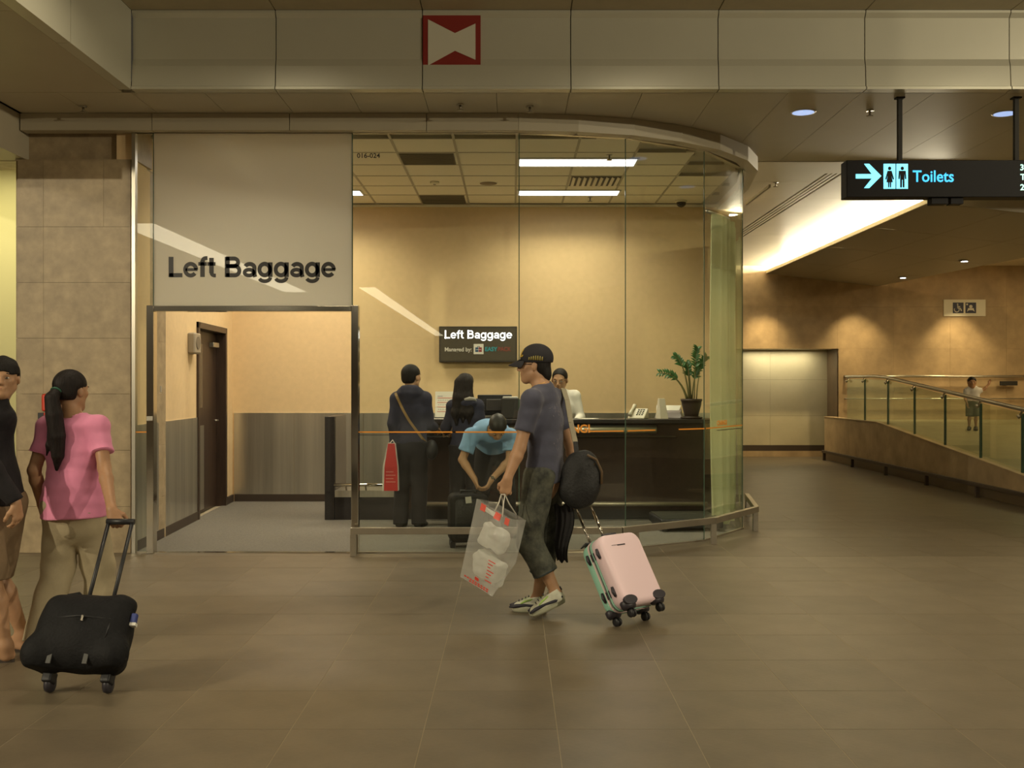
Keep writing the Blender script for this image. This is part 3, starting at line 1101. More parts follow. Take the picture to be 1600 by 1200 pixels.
# ------------------------------------------------------------------ ramp balustrade, wall rail, bumper rails
m_bglass = glass_mat('balustrade_glass', (0.86, 0.92, 0.84), 1.0)
bal = empty('glass_balustrade', (RX + .075, 9.0, 0), label='glass balustrade with round steel handrail on the ramp parapet', cat='balustrade')
py_ = [19.43 - 1.2 * k for k in range(-1, 8)]
hr = [(0, y - 9, rz_(y) + .815) for y in (20.5, 19.6, 18.9, 18.3, 17.5, 16, 14, 12, 11)]
MB().tube(hr, .028, 12).build('handrail', m_satin, bal, smooth=True)
for i in range(len(py_) - 1):
    a, b = py_[i + 1] + .006, py_[i] - .006
    if a > 20.5:
        continue
    b = min(b, 20.45)
    za, zb = rz_(a), rz_(b)
    MB().add([(-.006, a - 9, za + .01), (.006, a - 9, za + .01), (.006, b - 9, zb + .01), (-.006, b - 9, zb + .01),
              (-.006, a - 9, za + .77), (.006, a - 9, za + .77), (.006, b - 9, zb + .77), (-.006, b - 9, zb + .77)],
             [(3, 2, 1, 0), (4, 5, 6, 7), (0, 1, 5, 4), (1, 2, 6, 5), (2, 3, 7, 6), (3, 0, 4, 7)]).build('glass_panel', m_bglass, bal)
for y in py_[1:]:
    if y < 11:
        continue
    z = rz_(y)
    MB().box(-.014, .014, y - 9 - .016, y - 9 + .016, z, z + .76).build('glass_post', m_gedge, bal)
    MB().tube([(-.0, y - 9, z + .80), (-.03, y - 9, z + .735), (-.06, y - 9, z + .72)], [.016, .02, .03], 10).build('rail_bracket', m_chrome, bal, smooth=True)
MB().tube([(0, 20.35 - 9, 0.855 + .80), (-.03, 20.35 - 9, .855 + .735), (-.06, 20.35 - 9, .855 + .72)], [.016, .02, .03], 10).build('rail_bracket', m_chrome, bal, smooth=True)

wrail = empty('wall_handrail', (6.8, YW, 1.685), label='long steel handrail fixed to the stone wall behind the ramp', cat='handrail')
MB().tube([(0, -.001, 0), (0, -.09, 0), (5.4, -.09, 0)], .027, 10).build('rail_bar', m_satin, wrail, smooth=True)
for x in (.9, 2.5, 4.1):
    MB().tube([(x, 0, -.07), (x, -.08, -.06), (x, -.09, -.02)], .012, 8).build('rail_bracket', m_satin, wrail, smooth=True)
lrail = empty('wall_handrail', (6.8, YW, .95 + .28), label='thin lower rail on the stone wall under the long handrail', cat='handrail')
MB().tube([(0, -.001, 0), (0, -.07, 0), (5.4, -.07, 0)], .014, 8).build('rail_bar', m_satin, lrail, smooth=True)
for x in (.9, 2.5, 4.1):
    MB().tube([(x, 0, 0), (x, -.07, 0)], .008, 6).build('rail_bracket', m_satin, lrail, smooth=True)


def bumper(name, pts, posts, label, z0=.195, z1=.255, w=.05, m=m_rail, start=None):
    r_ = empty(name, (pts[0][0], pts[0][1], 0), label=label, cat='bumper rail')
    o = Vector((pts[0][0], pts[0][1], 0))
    for a, b in zip(pts[:-1], pts[1:]):
        MB().obox(Vector((*a, (z0 + z1) / 2)) - o, Vector((*b, (z0 + z1) / 2)) - o, w, z1 - z0).build('rail_bar', m, r_, bevel=.004)
    for p in posts:
        MB().box(p[0] - o.x - .026, p[0] - o.x + .026, p[1] - o.y - .024, p[1] - o.y + .024, 0, z0 + .0).build('rail_post', m, r_, bevel=.003)
    return r_


bumper('bumper_rail', [(-1.435, 9.44), (0.98, 9.47), (1.93, 10.16), (2.55, 11.08), (2.74, 12.4)], [(-1.41, 9.44), (1.0, 9.487), (1.12, 9.575), (1.925, 10.15), (2.53, 11.05), (2.73, 12.3)],
       'low steel bumper rail on short posts in front of the glass office')
bumper('bumper_rail', [(6.26, 21.4), (6.26, 11.0)], [(6.26, 21.3 - 1.75 * k) for k in range(6)], 'low dark bumper rail along the foot of the ramp wall', .15, .2, .05,
       mat('dark_rail', (0.07, 0.05, 0.035), 0.5))
MB().box(-.012, 0.0, 2.0, 12.6, 0.0, .16).build('skirting_board', mat('brown_skirting', (0.13, 0.09, 0.05), 0.5), wall_ramp)

# ------------------------------------------------------------------ sloping baffle hung under the corridor ceiling
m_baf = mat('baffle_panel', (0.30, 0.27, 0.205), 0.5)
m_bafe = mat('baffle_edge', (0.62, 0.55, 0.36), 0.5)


def bz(x):
    return 3.785 - .115 * (x - 5.2)


baf = empty('ceiling_baffle', (5.2, 13.18, 3.5), label='large dark sloping ceiling panel hung over the ramp', cat='ceiling panel')
bp = [(5.2, 13.18), (8.15, 13.18), (7.46, YW - .01), (5.2, YW - .01)]
for i in range(3):
    for j in range(4):
        def q(u, v):
            xr = 8.15 + (7.46 - 8.15) * v
            x = 5.2 + (xr - 5.2) * u
            return (x - 5.2, (YW - .01 - 13.18) * v, bz(x) - 3.5)
        e = .0012
        c = [q(i / 3 + e, j / 4 + e / 2), q((i + 1) / 3 - e, j / 4 + e / 2), q((i + 1) / 3 - e, (j + 1) / 4 - e / 2), q(i / 3 + e, (j + 1) / 4 - e / 2)]
        vs = c + [(x, y, z + .04) for x, y, z in c]
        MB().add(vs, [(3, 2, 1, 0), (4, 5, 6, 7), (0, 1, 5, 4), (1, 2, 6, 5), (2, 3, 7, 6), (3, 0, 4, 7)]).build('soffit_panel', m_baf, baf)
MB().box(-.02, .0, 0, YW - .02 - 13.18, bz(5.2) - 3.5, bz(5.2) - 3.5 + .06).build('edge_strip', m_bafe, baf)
MB().box(.04, .06, .02, YW - .02 - 13.18, bz(5.2) - 3.5 + .02, bz(5.2) - 3.5 + .06).build('shade_strip', m_dark, baf)  # dark strip standing in for the shadow gap along the panel edge
x1 = 8.15 - 5.2
ff = MB().add([(0, 0, bz(5.2) - 3.5), (x1, 0, bz(8.15) - 3.5), (x1, 0, ZS - 3.5 - .008), (0, 0, bz(5.2) + .06 - 3.5),
               (0, .05, bz(5.2) - 3.5), (x1, .05, bz(8.15) - 3.5), (x1, .05, ZS - 3.5 - .008), (0, .05, bz(5.2) + .06 - 3.5)],
              [(0, 1, 2, 3), (7, 6, 5, 4), (0, 4, 5, 1), (1, 5, 6, 2), (2, 6, 7, 3), (3, 7, 4, 0)])
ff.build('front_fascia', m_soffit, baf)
for (px, py) in [(1411, 433), (1507, 407)]:
    d = P(px, py, 1.0) - Vector((0, 0, H))
    # where the view line meets the sloping underside
    t = (3.785 + .115 * 5.2 - H) / (d.z + .115 * d.x)
    c = Vector((0, 0, H)) + d * t
    s_ = empty('recessed_spotlight', (c.x, c.y, c.z - .005), label='small recessed spotlight in the dark sloping panel, %s' % ('the one nearer the alcove' if px < 1450 else 'the one nearer the toilet sign'), cat='ceiling light', group='spotlights in the sloping panel')
    MB().lathe([(.085, -.012), (.09, -.004), (.09, .004)]).build('trim_ring', m_satin, s_, smooth=True)
    MB().lathe([(.05, -.016), (.05, -.012)]).build('lamp', mat('spot_lamp', (.9, .9, 1), .4, emit=((.85, .92, 1.0), 12)), s_)

# ------------------------------------------------------------------ hanging toilet sign
m_sign = mat('sign_black', (0.006, 0.005, 0.005), 0.5, spec=.12)
m_cyan = mat('lit_cyan', (0.05, 0.5, 0.8), 0.5, emit=((0.03, 0.48, 1.0), 1.2))
m_cyanw = mat('lit_pale_cyan', (0.3, 0.8, 0.9), 0.5, emit=((0.14, 0.72, 1.0), 1.3))
m_mint = mat('lit_mint', (0.5, 0.9, 0.8), 0.5, emit=((0.55, 1.0, 0.85), 1.0))
YS = 8.91
so = P(1323, 308, YS)
sg = empty('hanging_sign', (so.x, YS, so.z), label='long black hanging sign with lit blue arrow and toilet pictograms', cat='sign')
sh = (308 - 250) / F * YS
MB().box(0, 2.6, 0, .16, 0, sh).build('sign_box', m_sign, sg, bevel=.006)


def sp(px, py):
    p = P(px, py, YS)
    return (p.x - so.x, p.z - so.z)


for px in (1411, 1594.5):
    x = sp(px, 250)[0]
    MB().box(x - .017, x + .017, .06, .10, sh - .004, ZS - so.z - .0).build('hanger_rod', m_dark, sg)
    MB().box(x - .035, x + .035, .045, .115, ZS - so.z - .012, ZS - so.z).build('ceiling_plate', m_dark, sg)
ar = [(1337, 272), (1362, 272), (1350, 256), (1358, 256), (1377, 275), (1358, 294), (1350, 294), (1362, 279), (1337, 279)]
MB().plate([sp(*p) for p in ar], -.003, .001).build('arrow', m_cyanw, sg)
MB().plate([sp(*p) for p in [(1380.5, 256), (1399, 256), (1399, 295), (1380.5, 295)]], -.003, .001).build('pictogram_field', m_cyanw, sg)
MB().plate([sp(*p) for p in [(1400.5, 256), (1418.5, 256), (1418.5, 295), (1400.5, 295)]], -.003, .001).build('pictogram_field', m_cyanw, sg)


def person_sign(cx, woman):
    b = MB()
    b.plate([sp(cx + 2.6 * math.cos(a), 263.2 + 2.9 * math.sin(a)) for a in [2 * PI * k / 12 for k in range(12)]], -.0045, -.002)
    if woman:
        body = [(cx - 3.2, 267), (cx + 3.2, 267), (cx + 7, 280), (cx + 5, 281), (cx + 3, 274), (cx + 5, 285), (cx + 2.6, 285), (cx + 2.4, 293), (cx + .5, 293), (cx + .3, 285), (cx - .3, 285), (cx - .5, 293), (cx - 2.4, 293), (cx - 2.6, 285), (cx - 5, 285), (cx - 3, 274), (cx - 5, 281), (cx - 7, 280)]
    else:
        body = [(cx - 5.4, 267), (cx + 5.4, 267), (cx + 6.3, 280), (cx + 4.2, 280), (cx + 3.4, 271), (cx + 3.4, 293), (cx + .6, 293), (cx + .4, 281), (cx - .4, 281), (cx - .6, 293), (cx - 3.4, 293), (cx - 3.4, 271), (cx - 4.2, 280), (cx - 6.3, 280)]
    b.plate([sp(*p) for p in body], -.0045, -.002)
    return b


person_sign(1389.8, True).build('pictogram_figure', m_sign, sg)
person_sign(1409.6, False).build('pictogram_figure', m_sign, sg)
MB().plate([sp(*p) for p in [(1399.2, 256), (1400.3, 256), (1400.3, 295), (1399.2, 295)]], -.0035, .0).build('pictogram_divider', m_sign, sg)
p0 = sp(1426, 284)
text('sign_lettering', 'Toilets', m_cyan, sg, (p0[0], -.001, p0[1]), width=(1490 - 1426) / F * YS, height=18.5 / F * YS, bold=.012, depth=.003)
for k, (ch, py) in enumerate([('3', 266), ('T', 281), ('2', 297)]):
    p0 = sp(1594, py)
    text('sign_lettering', ch, m_mint, sg, (p0[0], -.001, p0[1]), height=9.5 / F * YS, bold=.02, depth=.003)
for (xa_, xb_) in ((1458, 1484), (1488, 1508)):
    a, b = sp(xa_, 308)[0], sp(xb_, 317)[0]
    MB().box(a, b, .03, .13, -.052, 0.0).build('under_bracket', m_sign, sg, bevel=.003)

# ------------------------------------------------------------------ red square emblem on the fascia
YE = 8.775
eo = P(661, 111, YE)
em = empty('emblem_sign', (eo.x, YE, eo.z), label='red square emblem with a cream bow tie shape on the fascia', cat='sign')


def ep(px, py):
    p = P(px, py, YE)
    return (p.x - eo.x, p.z - eo.z)


MB().plate([ep(661, 21), ep(751, 21), ep(751, 111), ep(661, 111)], -.01, .004).build('red_plate', m_red, em)
MB().plate([ep(669, 31), ep(711, 52.5), ep(743, 37.5), ep(743, 94), ep(711, 80), ep(669, 103)], -.0125, -.009).build('bow_tie', m_logo_w, em)

# ------------------------------------------------------------------ ceiling devices
def downlight(px, py, z, r, m, label, name='ceiling_downlight', group=None):
    t = (z - H) / ((600 - py) / F)
    c = P(px, py, t)
    o = empty(name, (c.x, c.y, z), label=label, cat='ceiling light', group=group)
    MB().lathe([(r, -.006), (r + .012, -.004), (r + .014, 0)], seg=24).build('trim_ring', m_white, o, smooth=True)
    MB().lathe([(r - .004, -.0075), (r - .004, -.003)], seg=24).build('lamp', m, o)
    return o


m_dl = mat('downlight_lamp', (0.6, 0.7, 0.9), 0.3, noise=(28, 0.6), emit=((0.40, 0.58, 1.0), 0.85))
downlight(1255, 175, ZS, .10, m_dl, 'round downlight in the soffit, first to the left of the toilet sign rods')
downlight(1570, 177, ZS, .10, m_dl, 'round downlight in the soffit, close beside the outer sign rod')


def sprinkler(px, py, z, label):
    t = (z - H) / ((600 - py) / F)
    c = P(px, py, t)
    o = empty('fire_sprinkler', (c.x, c.y, z), label=label, cat='sprinkler', group='ceiling sprinklers')
    MB().lathe([(.034, -.006), (.03, 0)], seg=14).build('rose', m_satin, o, smooth=True)
    MB().lathe([(.010, -.05), (.010, -.006)], seg=10).build('nozzle', m_rail, o, smooth=True)
    MB().lathe([(.03, -.056), (.028, -.05)], seg=12).build('deflector', m_rail, o)


sprinkler(130, 166, ZS, 'fire sprinkler in the soffit above the stone column')
sprinkler(719, 163, ZS, 'fire sprinkler in the soffit below the red emblem')
sprinkler(828, 166, ZS, 'fire sprinkler in the soffit to the right of the emblem')
sprinkler(1359, 172, ZS, 'fire sprinkler in the soffit beside the sign rod')
sprinkler(1212, 285, ZS - .006, 'fire sprinkler in the pale corridor ceiling before the air slot')
sprinkler(922, 308, ZC, 'fire sprinkler in the office ceiling before the back wall')
sprinkler(952, 242, ZC, 'fire sprinkler in the office ceiling above the front light')

for i, (x0, x1, y0, y1) in enumerate(TROFFERS):
    lab = ['long lit troffer in the office ceiling, front one behind clear glass', 'long lit troffer in the office ceiling near the back wall above the counter',
           'lit troffer in the office ceiling behind the frosted panel', 'lit troffer near the back wall, cut off by the frosted panel edge'][i]
    o = empty('ceiling_troffer', ((x0 + x1) / 2, (y0 + y1) / 2, ZC), label=lab, cat='ceiling light', group='office troffers')
    hx, hy = (x1 - x0) / 2, (y1 - y0) / 2
    MB().box(-hx, hx, -hy, hy, -.010, -.003).build('diffuser', m_tube, o)
    fm = MB()
    for (a, b, c, d) in [(-hx - .02, hx + .02, -hy - .02, -hy), (-hx - .02, hx + .02, hy, hy + .02), (-hx - .02, -hx, -hy, hy), (hx, hx + .02, -hy, hy)]:
        fm.box(a, b, c, d, -.014, -.001)
    fm.build('housing', m_white, o)

m_vent = mat('vent_mesh', (0.17, 0.14, 0.09), 0.7)
for (x0, x1, y0, y1, lab) in [(-1.15, -.59, 10.72, 11.25, 'dark square air vent in the office ceiling, front one'), (-1.15, -.59, 13.10, 13.66, 'dark square air vent in the office ceiling by the back wall')]:
    o = empty('ceiling_vent', ((x0 + x1) / 2, (y0 + y1) / 2, ZC), label=lab, cat='vent', group='dark office vents')
    hx, hy = (x1 - x0) / 2, (y1 - y0) / 2
    MB().box(-hx, hx, -hy, hy, -.006, -.001).build('backing', m_vent, o)
    for k in range(9):
        y = -hy + .03 + (2 * hy - .06) * k / 8
        MB().box(-hx + .01, hx - .01, y - .010, y + .010, -.014, -.006).build('slat', m_vent, o)
o = empty('ceiling_vent', (.95, 12.18, ZC), label='pale louvred air grille between the two lit troffers', cat='vent')
MB().box(-.28, .28, -.27, .27, -.006, -.001).build('backing', mat('vent_shadow', (0.10, 0.085, 0.06), 0.8), o)
for k in range(9):
    x = -.25 + .0625 * k
    MB().obox((x, -.26, -.016), (x, .26, -.016), .034, .004, up=(.5, 0, 1)).build('slat', m_ctile, o)

c = P(763, 286, (ZC - H) * F / (600 - 286))
o = empty('ceiling_speaker', (c.x, c.y, ZC), label='round brown speaker in the office ceiling', cat='speaker')
MB().lathe([(.095, -.01), (.10, -.005), (.10, 0)], seg=24).build('grille', mat('speaker_grille', (0.24, 0.17, 0.09), 0.7), o, smooth=True)
MB().lathe([(.108, -.004), (.112, 0)], seg=24).build('rim', m_ctile, o)
c = P(679, 284, (ZC - H) * F / (600 - 284))
o = empty('smoke_detector', (c.x, c.y, ZC), label='round white detector in the office ceiling between the vents', cat='detector')
MB().lathe([(.03, -.03), (.05, -.022), (.055, 0)], seg=20).build('body', m_ctile, o, smooth=True)
MB().lathe([(.016, -.034), (.018, -.03)], seg=12).build('sensor', m_vent, o)
c = P(1065, 316, 13.45)
o = empty('dome_camera', (2.15, 13.5, ZC), label='small dark dome camera under the office ceiling corner', cat='camera')
MB().lathe([(.075, -.02), (.08, 0)], seg=20).build('base', m_ctile, o, smooth=True)
MB().lathe([(.004, -.085), (.035, -.075), (.058, -.05), (.062, -.02)], seg=20).build('dome', mat('dark_dome', (.02, .015, .012), .08), o, smooth=True)

# ------------------------------------------------------------------ left wall devices, column call point, rear wall signs
def on_left(y):
    return xl(y)


yy = 10.2
o = empty('light_switch', (xl(10.45), 10.45, 1.48), label='small white switch on the left office wall above the steel panel', cat='switch')
MB().box(0, .012, -.045, .045, -.06, .06).build('plate', m_white, o, bevel=.003)
MB().box(.012, .018, -.02, .02, -.03, .03).build('rocker', mat('switch_rocker', (.35, .32, .27), .5), o)
o = empty('wall_box', (xl(11.65), 11.65, 1.96), label='grey beige alarm sounder box on the wall beside the dark door', cat='alarm')
MB().box(0, .085, -.12, .12, -.10, .13).build('body', mat('sounder_beige', (.30, .25, .18), .5), o, bevel=.02)
MB().lathe([(.07, 0), (.07, .006)], seg=18).move(Matrix.Translation((.085, 0, .02)) @ Matrix.Rotation(PI / 2, 4, 'Y')).build('sounder_grille', mat('sounder_dark', (.16, .13, .09), .6), o)
c = P(75, 636, 9.61)
o = empty('fire_call_point', (c.x, 9.625, c.z - .1), label='small red fire fitting on the stone column behind the ponytail', cat='alarm')
MB().box(-.05, .05, -.05, 0, .06, .22).build('red_box', mat('alarm_red', (.62, .05, .02), .4), o, bevel=.02)
MB().box(-.085, -.03, -.035, 0, -.06, .05).build('frame', m_blk2, o, bevel=.004)
MB().box(-.03, .045, -.04, 0, -.06, .05).build('lower_box', mat('alarm_red', (.62, .05, .02), .4), o, bevel=.006)

c0, c1 = P(1474.5, 494, YW - .02), P(1540, 468, YW - .02)
o = empty('wall_sign', (c0.x, YW, c0.z), label='white wall sign with two dark blue square pictograms above the ramp', cat='sign')
W_, H_ = c1.x - c0.x, c1.z - c0.z
MB().box(0, W_, -.02, 0, 0, H_).build('plate', mat('sign_white', (.74, .70, .58), .5), o)
m_navy = mat('sign_navy', (.018, .02, .06), .5)
m_sw = mat('sign_symbol', (.66, .63, .55), .5)
for k, cx in enumerate((.345 * W_, .645 * W_)):
    q = .32 * H_ * 1.0
    MB().box(cx - q, cx + q, -.024, -.019, H_ / 2 - q, H_ / 2 + q).build('pictogram_field', m_navy, o)
    b = MB()
    cz = H_ / 2
    if k == 0:       # wheelchair user
        circ = [(cx - .03 * 1 + .46 * q * math.cos(a), cz - .32 * q + .46 * q * math.sin(a)) for a in [R(-205 + 14 * i) for i in range(18)]]
        for a, b2 in zip(circ[:-1], circ[1:]):
            b.obox((a[0], -.026, a[1]), (b2[0], -.026, b2[1]), .004, .016, up=(-(b2[1] - a[1]), 0, b2[0] - a[0]))
        b.ball((cx - .12 * q, -.026, cz + .68 * q), (.15 * q, .002, .15 * q), 10, 6)
        for p in [((-.1, .5), (-.05, -.12)), ((-.05, -.08), (.4, -.1)), ((.4, -.1), (.62, -.6)), ((-.08, .2), (.35, .2))]:
            b.obox((cx + p[0][0] * q, -.026, cz + p[0][1] * q), (cx + p[1][0] * q, -.026, cz + p[1][1] * q), .004, .022, up=(1, 0, .3))
    else:            # baby room
        b.ball((cx, -.026, cz + .25 * q), (.32 * q, .002, .3 * q), 14, 8)
        b.plate([(cx - .5 * q, cz - .05 * q), (cx + .5 * q, cz - .05 * q), (cx + .72 * q, cz - .72 * q), (cx + .35 * q, cz - .45 * q), (cx - .35 * q, cz - .45 * q), (cx - .72 * q, cz - .72 * q)], -.028, -.024)
        b.plate([(cx - .85 * q, cz + .8 * q), (cx - .55 * q, cz + .8 * q), (cx - .55 * q, cz + .5 * q), (cx - .85 * q, cz + .5 * q)], -.028, -.024)
    b.build('pictogram_symbol', m_sw, o)
c0, c1 = P(1561, 600, YW - .1), P(1588, 592.5, YW - .1)
o = MB().box(0, c1.x - c0.x, -.16, -.12, 0, .09).build('wall_plaque', m_dark, None, bevel=.006, loc=(c0.x, YW, 1.50))
tag(o, 'small dark plaque fixed to the wall under the handrail', 'plaque')
MB().box(.1, .16, -.12, 0, .02, .07).build('bracket', m_satin, o)

# lit sign over the counter
YB = 13.70
so2 = P(686, 566, YB)
ls = empty('lit_sign', (so2.x, 13.8, so2.z), label='dark rectangular lit sign reading Left Baggage on the office back wall', cat='sign')
Wl, Hl = (808 - 686) / F * YB, (566 - 510) / F * YB
MB().box(0, Wl, -.10, 0, 0, Hl).build('sign_box', mat('sign_frame', (.05, .04, .03), .45), ls, bevel=.004)
MB().box(.02, Wl - .02, -.104, -.098, .02, Hl - .02).build('sign_face', mat('sign_face', (.085, .072, .05), .35), ls)
m_litw = mat('lit_white_letters', (.9, .9, .9), .5, emit=((1.0, .97, 1.0), 2.2))


def lp(px, py):
    p = P(px, py, YB)
    return (p.x - so2.x, p.z - so2.z)


a = lp(695, 529)
bold_text('sign_lettering', 'Left Baggage', m_litw, ls, (a[0], -.1045, a[1]), (800 - 695) / F * YB, 13 / F * YB, weight=.85)
a = lp(695, 549)
text('sign_lettering', 'Managed by:', mat('sign_grey_letters', (.55, .5, .4), .5, emit=((1, .9, .7), .12)), ls, (a[0], -.1055, a[1]), width=42 / F * YB, height=6.5 / F * YB, bold=.02, depth=.002)
a, b = lp(740, 553.5), lp(755.5, 537.5)
lg = MB().box(a[0], b[0], -.108, -.102, a[1], b[1]).build('logo_tile', mat('logo_tile', (.62, .58, .47), .5, emit=((1, .93, .75), .08)), ls, bevel=.012)
cx, cz = (a[0] + b[0]) / 2, (a[1] + b[1]) / 2 - .008
m_lb, m_lr = mat('logo_blue', (.02, .08, .16), .5), mat('logo_red', (.25, .03, .04), .5)
MB().plate([(cx - .042, cz - .028), (cx - .002, cz - .028), (cx - .002, cz + .03), (cx - .042, cz + .03)], -.110, -.107).build('suitcase_half', m_lb, lg)
MB().plate([(cx + .002, cz - .028), (cx + .042, cz - .028), (cx + .042, cz + .03), (cx + .002, cz + .03)], -.110, -.107).build('suitcase_half', m_lr, lg)
hb = MB()
hb.box(cx - .016, cx + .016, -.110, -.107, cz + .040, cz + .046)
hb.box(cx - .016, cx - .010, -.110, -.107, cz + .03, cz + .042)
hb.box(cx + .010, cx + .016, -.110, -.107, cz + .03, cz + .042)
hb.build('suitcase_handle', m_lb, lg)
MB().box(cx - .034, cx + .034, -.1115, -.1095, cz - .002, cz + .004).build('suitcase_band', mat('logo_tile', (.62, .58, .47)), lg)
a = lp(758, 548.5)
text('sign_lettering', 'EASY', mat('sign_teal', (.03, .22, .22), .5, emit=((.02, .35, .36), .35)), ls, (a[0], -.1055, a[1]), width=19 / F * YB, height=6.5 / F * YB, bold=.02, depth=.002)
a = lp(778.5, 548.5)
text('sign_lettering', 'PACK', mat('sign_dull_red', (.24, .06, .04), .5, emit=((.5, .08, .05), .12)), ls, (a[0], -.1055, a[1]), width=20 / F * YB, height=6.5 / F * YB, bold=.02, depth=.002)

# ------------------------------------------------------------------ counter and luggage platform
YC = 11.92
ctr = empty('service_counter', (0, YC, 0), label='long black service counter with steel front band and foot rail', cat='counter')
CX0, CX1 = -1.29, 2.24
MB().box(CX0, CX1, .02, .06, .12, 1.09).build('front_panel', mat('counter_front', (.030, .017, .012), .35, noise=(30, .3)), ctr)
MB().box(CX0, CX0 + .04, .06, .75, .0, 1.09).build('side_panel', m_black, ctr)
MB().box(CX1 - .04, CX1, .06, .75, .0, 1.09).build('side_panel', m_black, ctr)
MB().box(CX0, CX1, .05, .09, 0, .12).build('plinth', m_blk2, ctr)
MB().box(CX0 - .01, CX1 + .06, -.06, .42, 1.09, 1.135).build('counter_top', m_black, ctr, bevel=.006)
MB().box(CX0, CX1, .42, .78, .70, .74).build('work_shelf', m_black, ctr)
MB().tube([(CX0 + .30, .012, 1.022), (CX1 - .62, .012, 1.022)], .05, 20).build('steel_band', m_satin, ctr, smooth=True)
MB().box(CX0 + .30, CX1 - .40, -.022, -.01, .935, .950).build('steel_strip', m_chrome, ctr)
MB().tube([(CX0 + .2, -.06, .19), (CX1 - .06, -.06, .19)], .026, 12).build('foot_rail', m_rail, ctr, smooth=True)
for x in (-.8, .3, 1.3, 2.1):
    MB().tube([(x, -.06, .19), (x, .03, .19)], .012, 8).build('rail_bracket', m_rail, ctr, smooth=True)

plf = empty('luggage_platform', (-1.64, YC, 0), label='low luggage platform with steel deck, rail and tall black end panel', cat='platform')
MB().box(-.35, .345, .0, .72, .0, .26).build('base', m_black, plf)
MB().box(-.35, .345, .0, .72, .26, .335).build('steel_deck', m_steel, plf)
MB().box(-.46, -.352, -.01, .80, 0, 1.165).build('end_panel', m_black, plf, bevel=.003)
MB().box(-.3518, -.347, .05, .80, .34, 1.16).build('panel_lining', mat('panel_lining', (.20, .17, .13), .45), plf)
MB().tube([(-.352, -.03, .40), (.345, -.03, .40)], .018, 12).build('guard_rail', m_chrome, plf, smooth=True)
for x in (-.22, 0.0, .20):
    MB().tube([(x, -.03, .395), (x, .02, .33)], .01, 8).build('rail_support', m_rail, plf, smooth=True)

# low black weighing scale just inside the curved glass
sc_ = empty('floor_scale', (1.87, 11.25, 0.006), (0, 0, R(3)), label='low black floor scale with steel deck inside the curved glass', cat='scale')
MB().box(-.36, .30, -.30, .38, .03, .13).build('body', m_blk2, sc_, bevel=.02)
MB().box(-.34, .28, -.28, .36, .13, .136).build('steel_deck', mat('scale_deck', (.16, .17, .14), .3, .8), sc_)
for x in (-.3, .24):
    for y in (-.25, .33):
        MB().lathe([(.03, 0), (.03, .03)], seg=12).move(Matrix.Translation((x, y, 0))).build('foot', m_blk2, sc_)

# ------------------------------------------------------------------ things on the counter
ZT2 = 1.136
# desk telephone
o = empty('desk_telephone', (1.44, 12.10, ZT2), (0, 0, R(-25)), label='pale grey desk telephone leaning on its stand on the counter', cat='telephone')
m_ph = mat('phone_grey', (.52, .48, .36), .45)
ph = MB().add([(-.10, -.10, 0), (.10, -.10, 0), (.10, .09, 0), (-.10, .09, 0), (-.10, -.09, .02), (.10, -.09, .02), (.10, .06, .12), (-.10, .06, .12)],
              [(3, 2, 1, 0), (4, 5, 6, 7), (0, 1, 5, 4), (1, 2, 6, 5), (2, 3, 7, 6), (3, 0, 4, 7)]).build('body', m_ph, o, bevel=.012)
hs = MB().tube([(-.07, -.10, .045), (-.07, -.05, .085), (-.07, .02, .12), (-.07, .075, .145)], [.024, .016, .016, .024], 10).build('handset', mat('handset_grey', (.60, .56, .44), .4), o, smooth=True)
kb = MB()
for i in range(3):
    for j in range(4):
        kb.cbox((.0 + .03 * i, -.05 + .026 * j, .047 + .0175 * j), (.02, .016, .012))
kb.build('keypad', m_blk2, o)
# brochure stand
o = empty('brochure_stand', (1.70, 12.03, ZT2), (0, 0, R(18)), label='upright white brochure stand on the counter beside the flowerpot', cat='stand')
MB().add([(-.05, -.06, 0), (.05, -.06, 0), (.05, .07, 0), (-.05, .07, 0), (-.04, .0, .23), (.035, .0, .23), (.035, .03, .23), (-.04, .03, .23)],
         [(3, 2, 1, 0), (4, 5, 6, 7), (0, 1, 5, 4), (1, 2, 6, 5), (2, 3, 7, 6), (3, 0, 4, 7)]).build('body', mat('stand_white', (.62, .56, .45), .5), o, bevel=.004)
MB().box(-.036, .032, -.018, -.012, .15, .215).move(Matrix.Rotation(R(-14), 4, 'X')).build('card', mat('card_mauve', (.36, .30, .38), .6), o)
o = empty('card_reader', (1.80, 12.22, ZT2), (0, 0, R(-10)), label='low pale machine with paper on the counter behind the brochure stand', cat='machine')
MB().add([(-.16, -.09, 0), (.16, -.09, 0), (.16, .1, 0), (-.16, .1, 0), (-.12, -.04, .07), (.14, -.04, .07), (.15, .09, .11), (-.13, .09, .11)],
         [(3, 2, 1, 0), (4, 5, 6, 7), (0, 1, 5, 4), (1, 2, 6, 5), (2, 3, 7, 6), (3, 0, 4, 7)]).build('body', mat('machine_grey', (.30, .26, .25), .5), o, bevel=.01)
MB().add([(-.14, .02, .09), (.12, .02, .09), (.14, .09, .145), (-.14, .09, .145), (-.14, .021, .092), (.12, .021, .092), (.14, .091, .147), (-.14, .091, .147)],
         [(0, 1, 2, 3), (7, 6, 5, 4)]).build('paper_sheet', mat('paper', (.75, .72, .62), .7), o)
# loose papers at the left of the man in the cap
for (x, y, a, lab) in [(.86, 12.05, 8, 'white sheet of paper on the counter by the steel band end'), (-.80, 12.0, -6, 'white form lying on the counter between the two customers')]:
    o = MB().box(-.11, .11, -.075, .075, 0, .004).build('paper_sheet', mat('paper', (.75, .72, .62), .7), None, loc=(x, y, ZT2), rot=(0, 0, R(a)))
    tag(o, lab, 'paper')
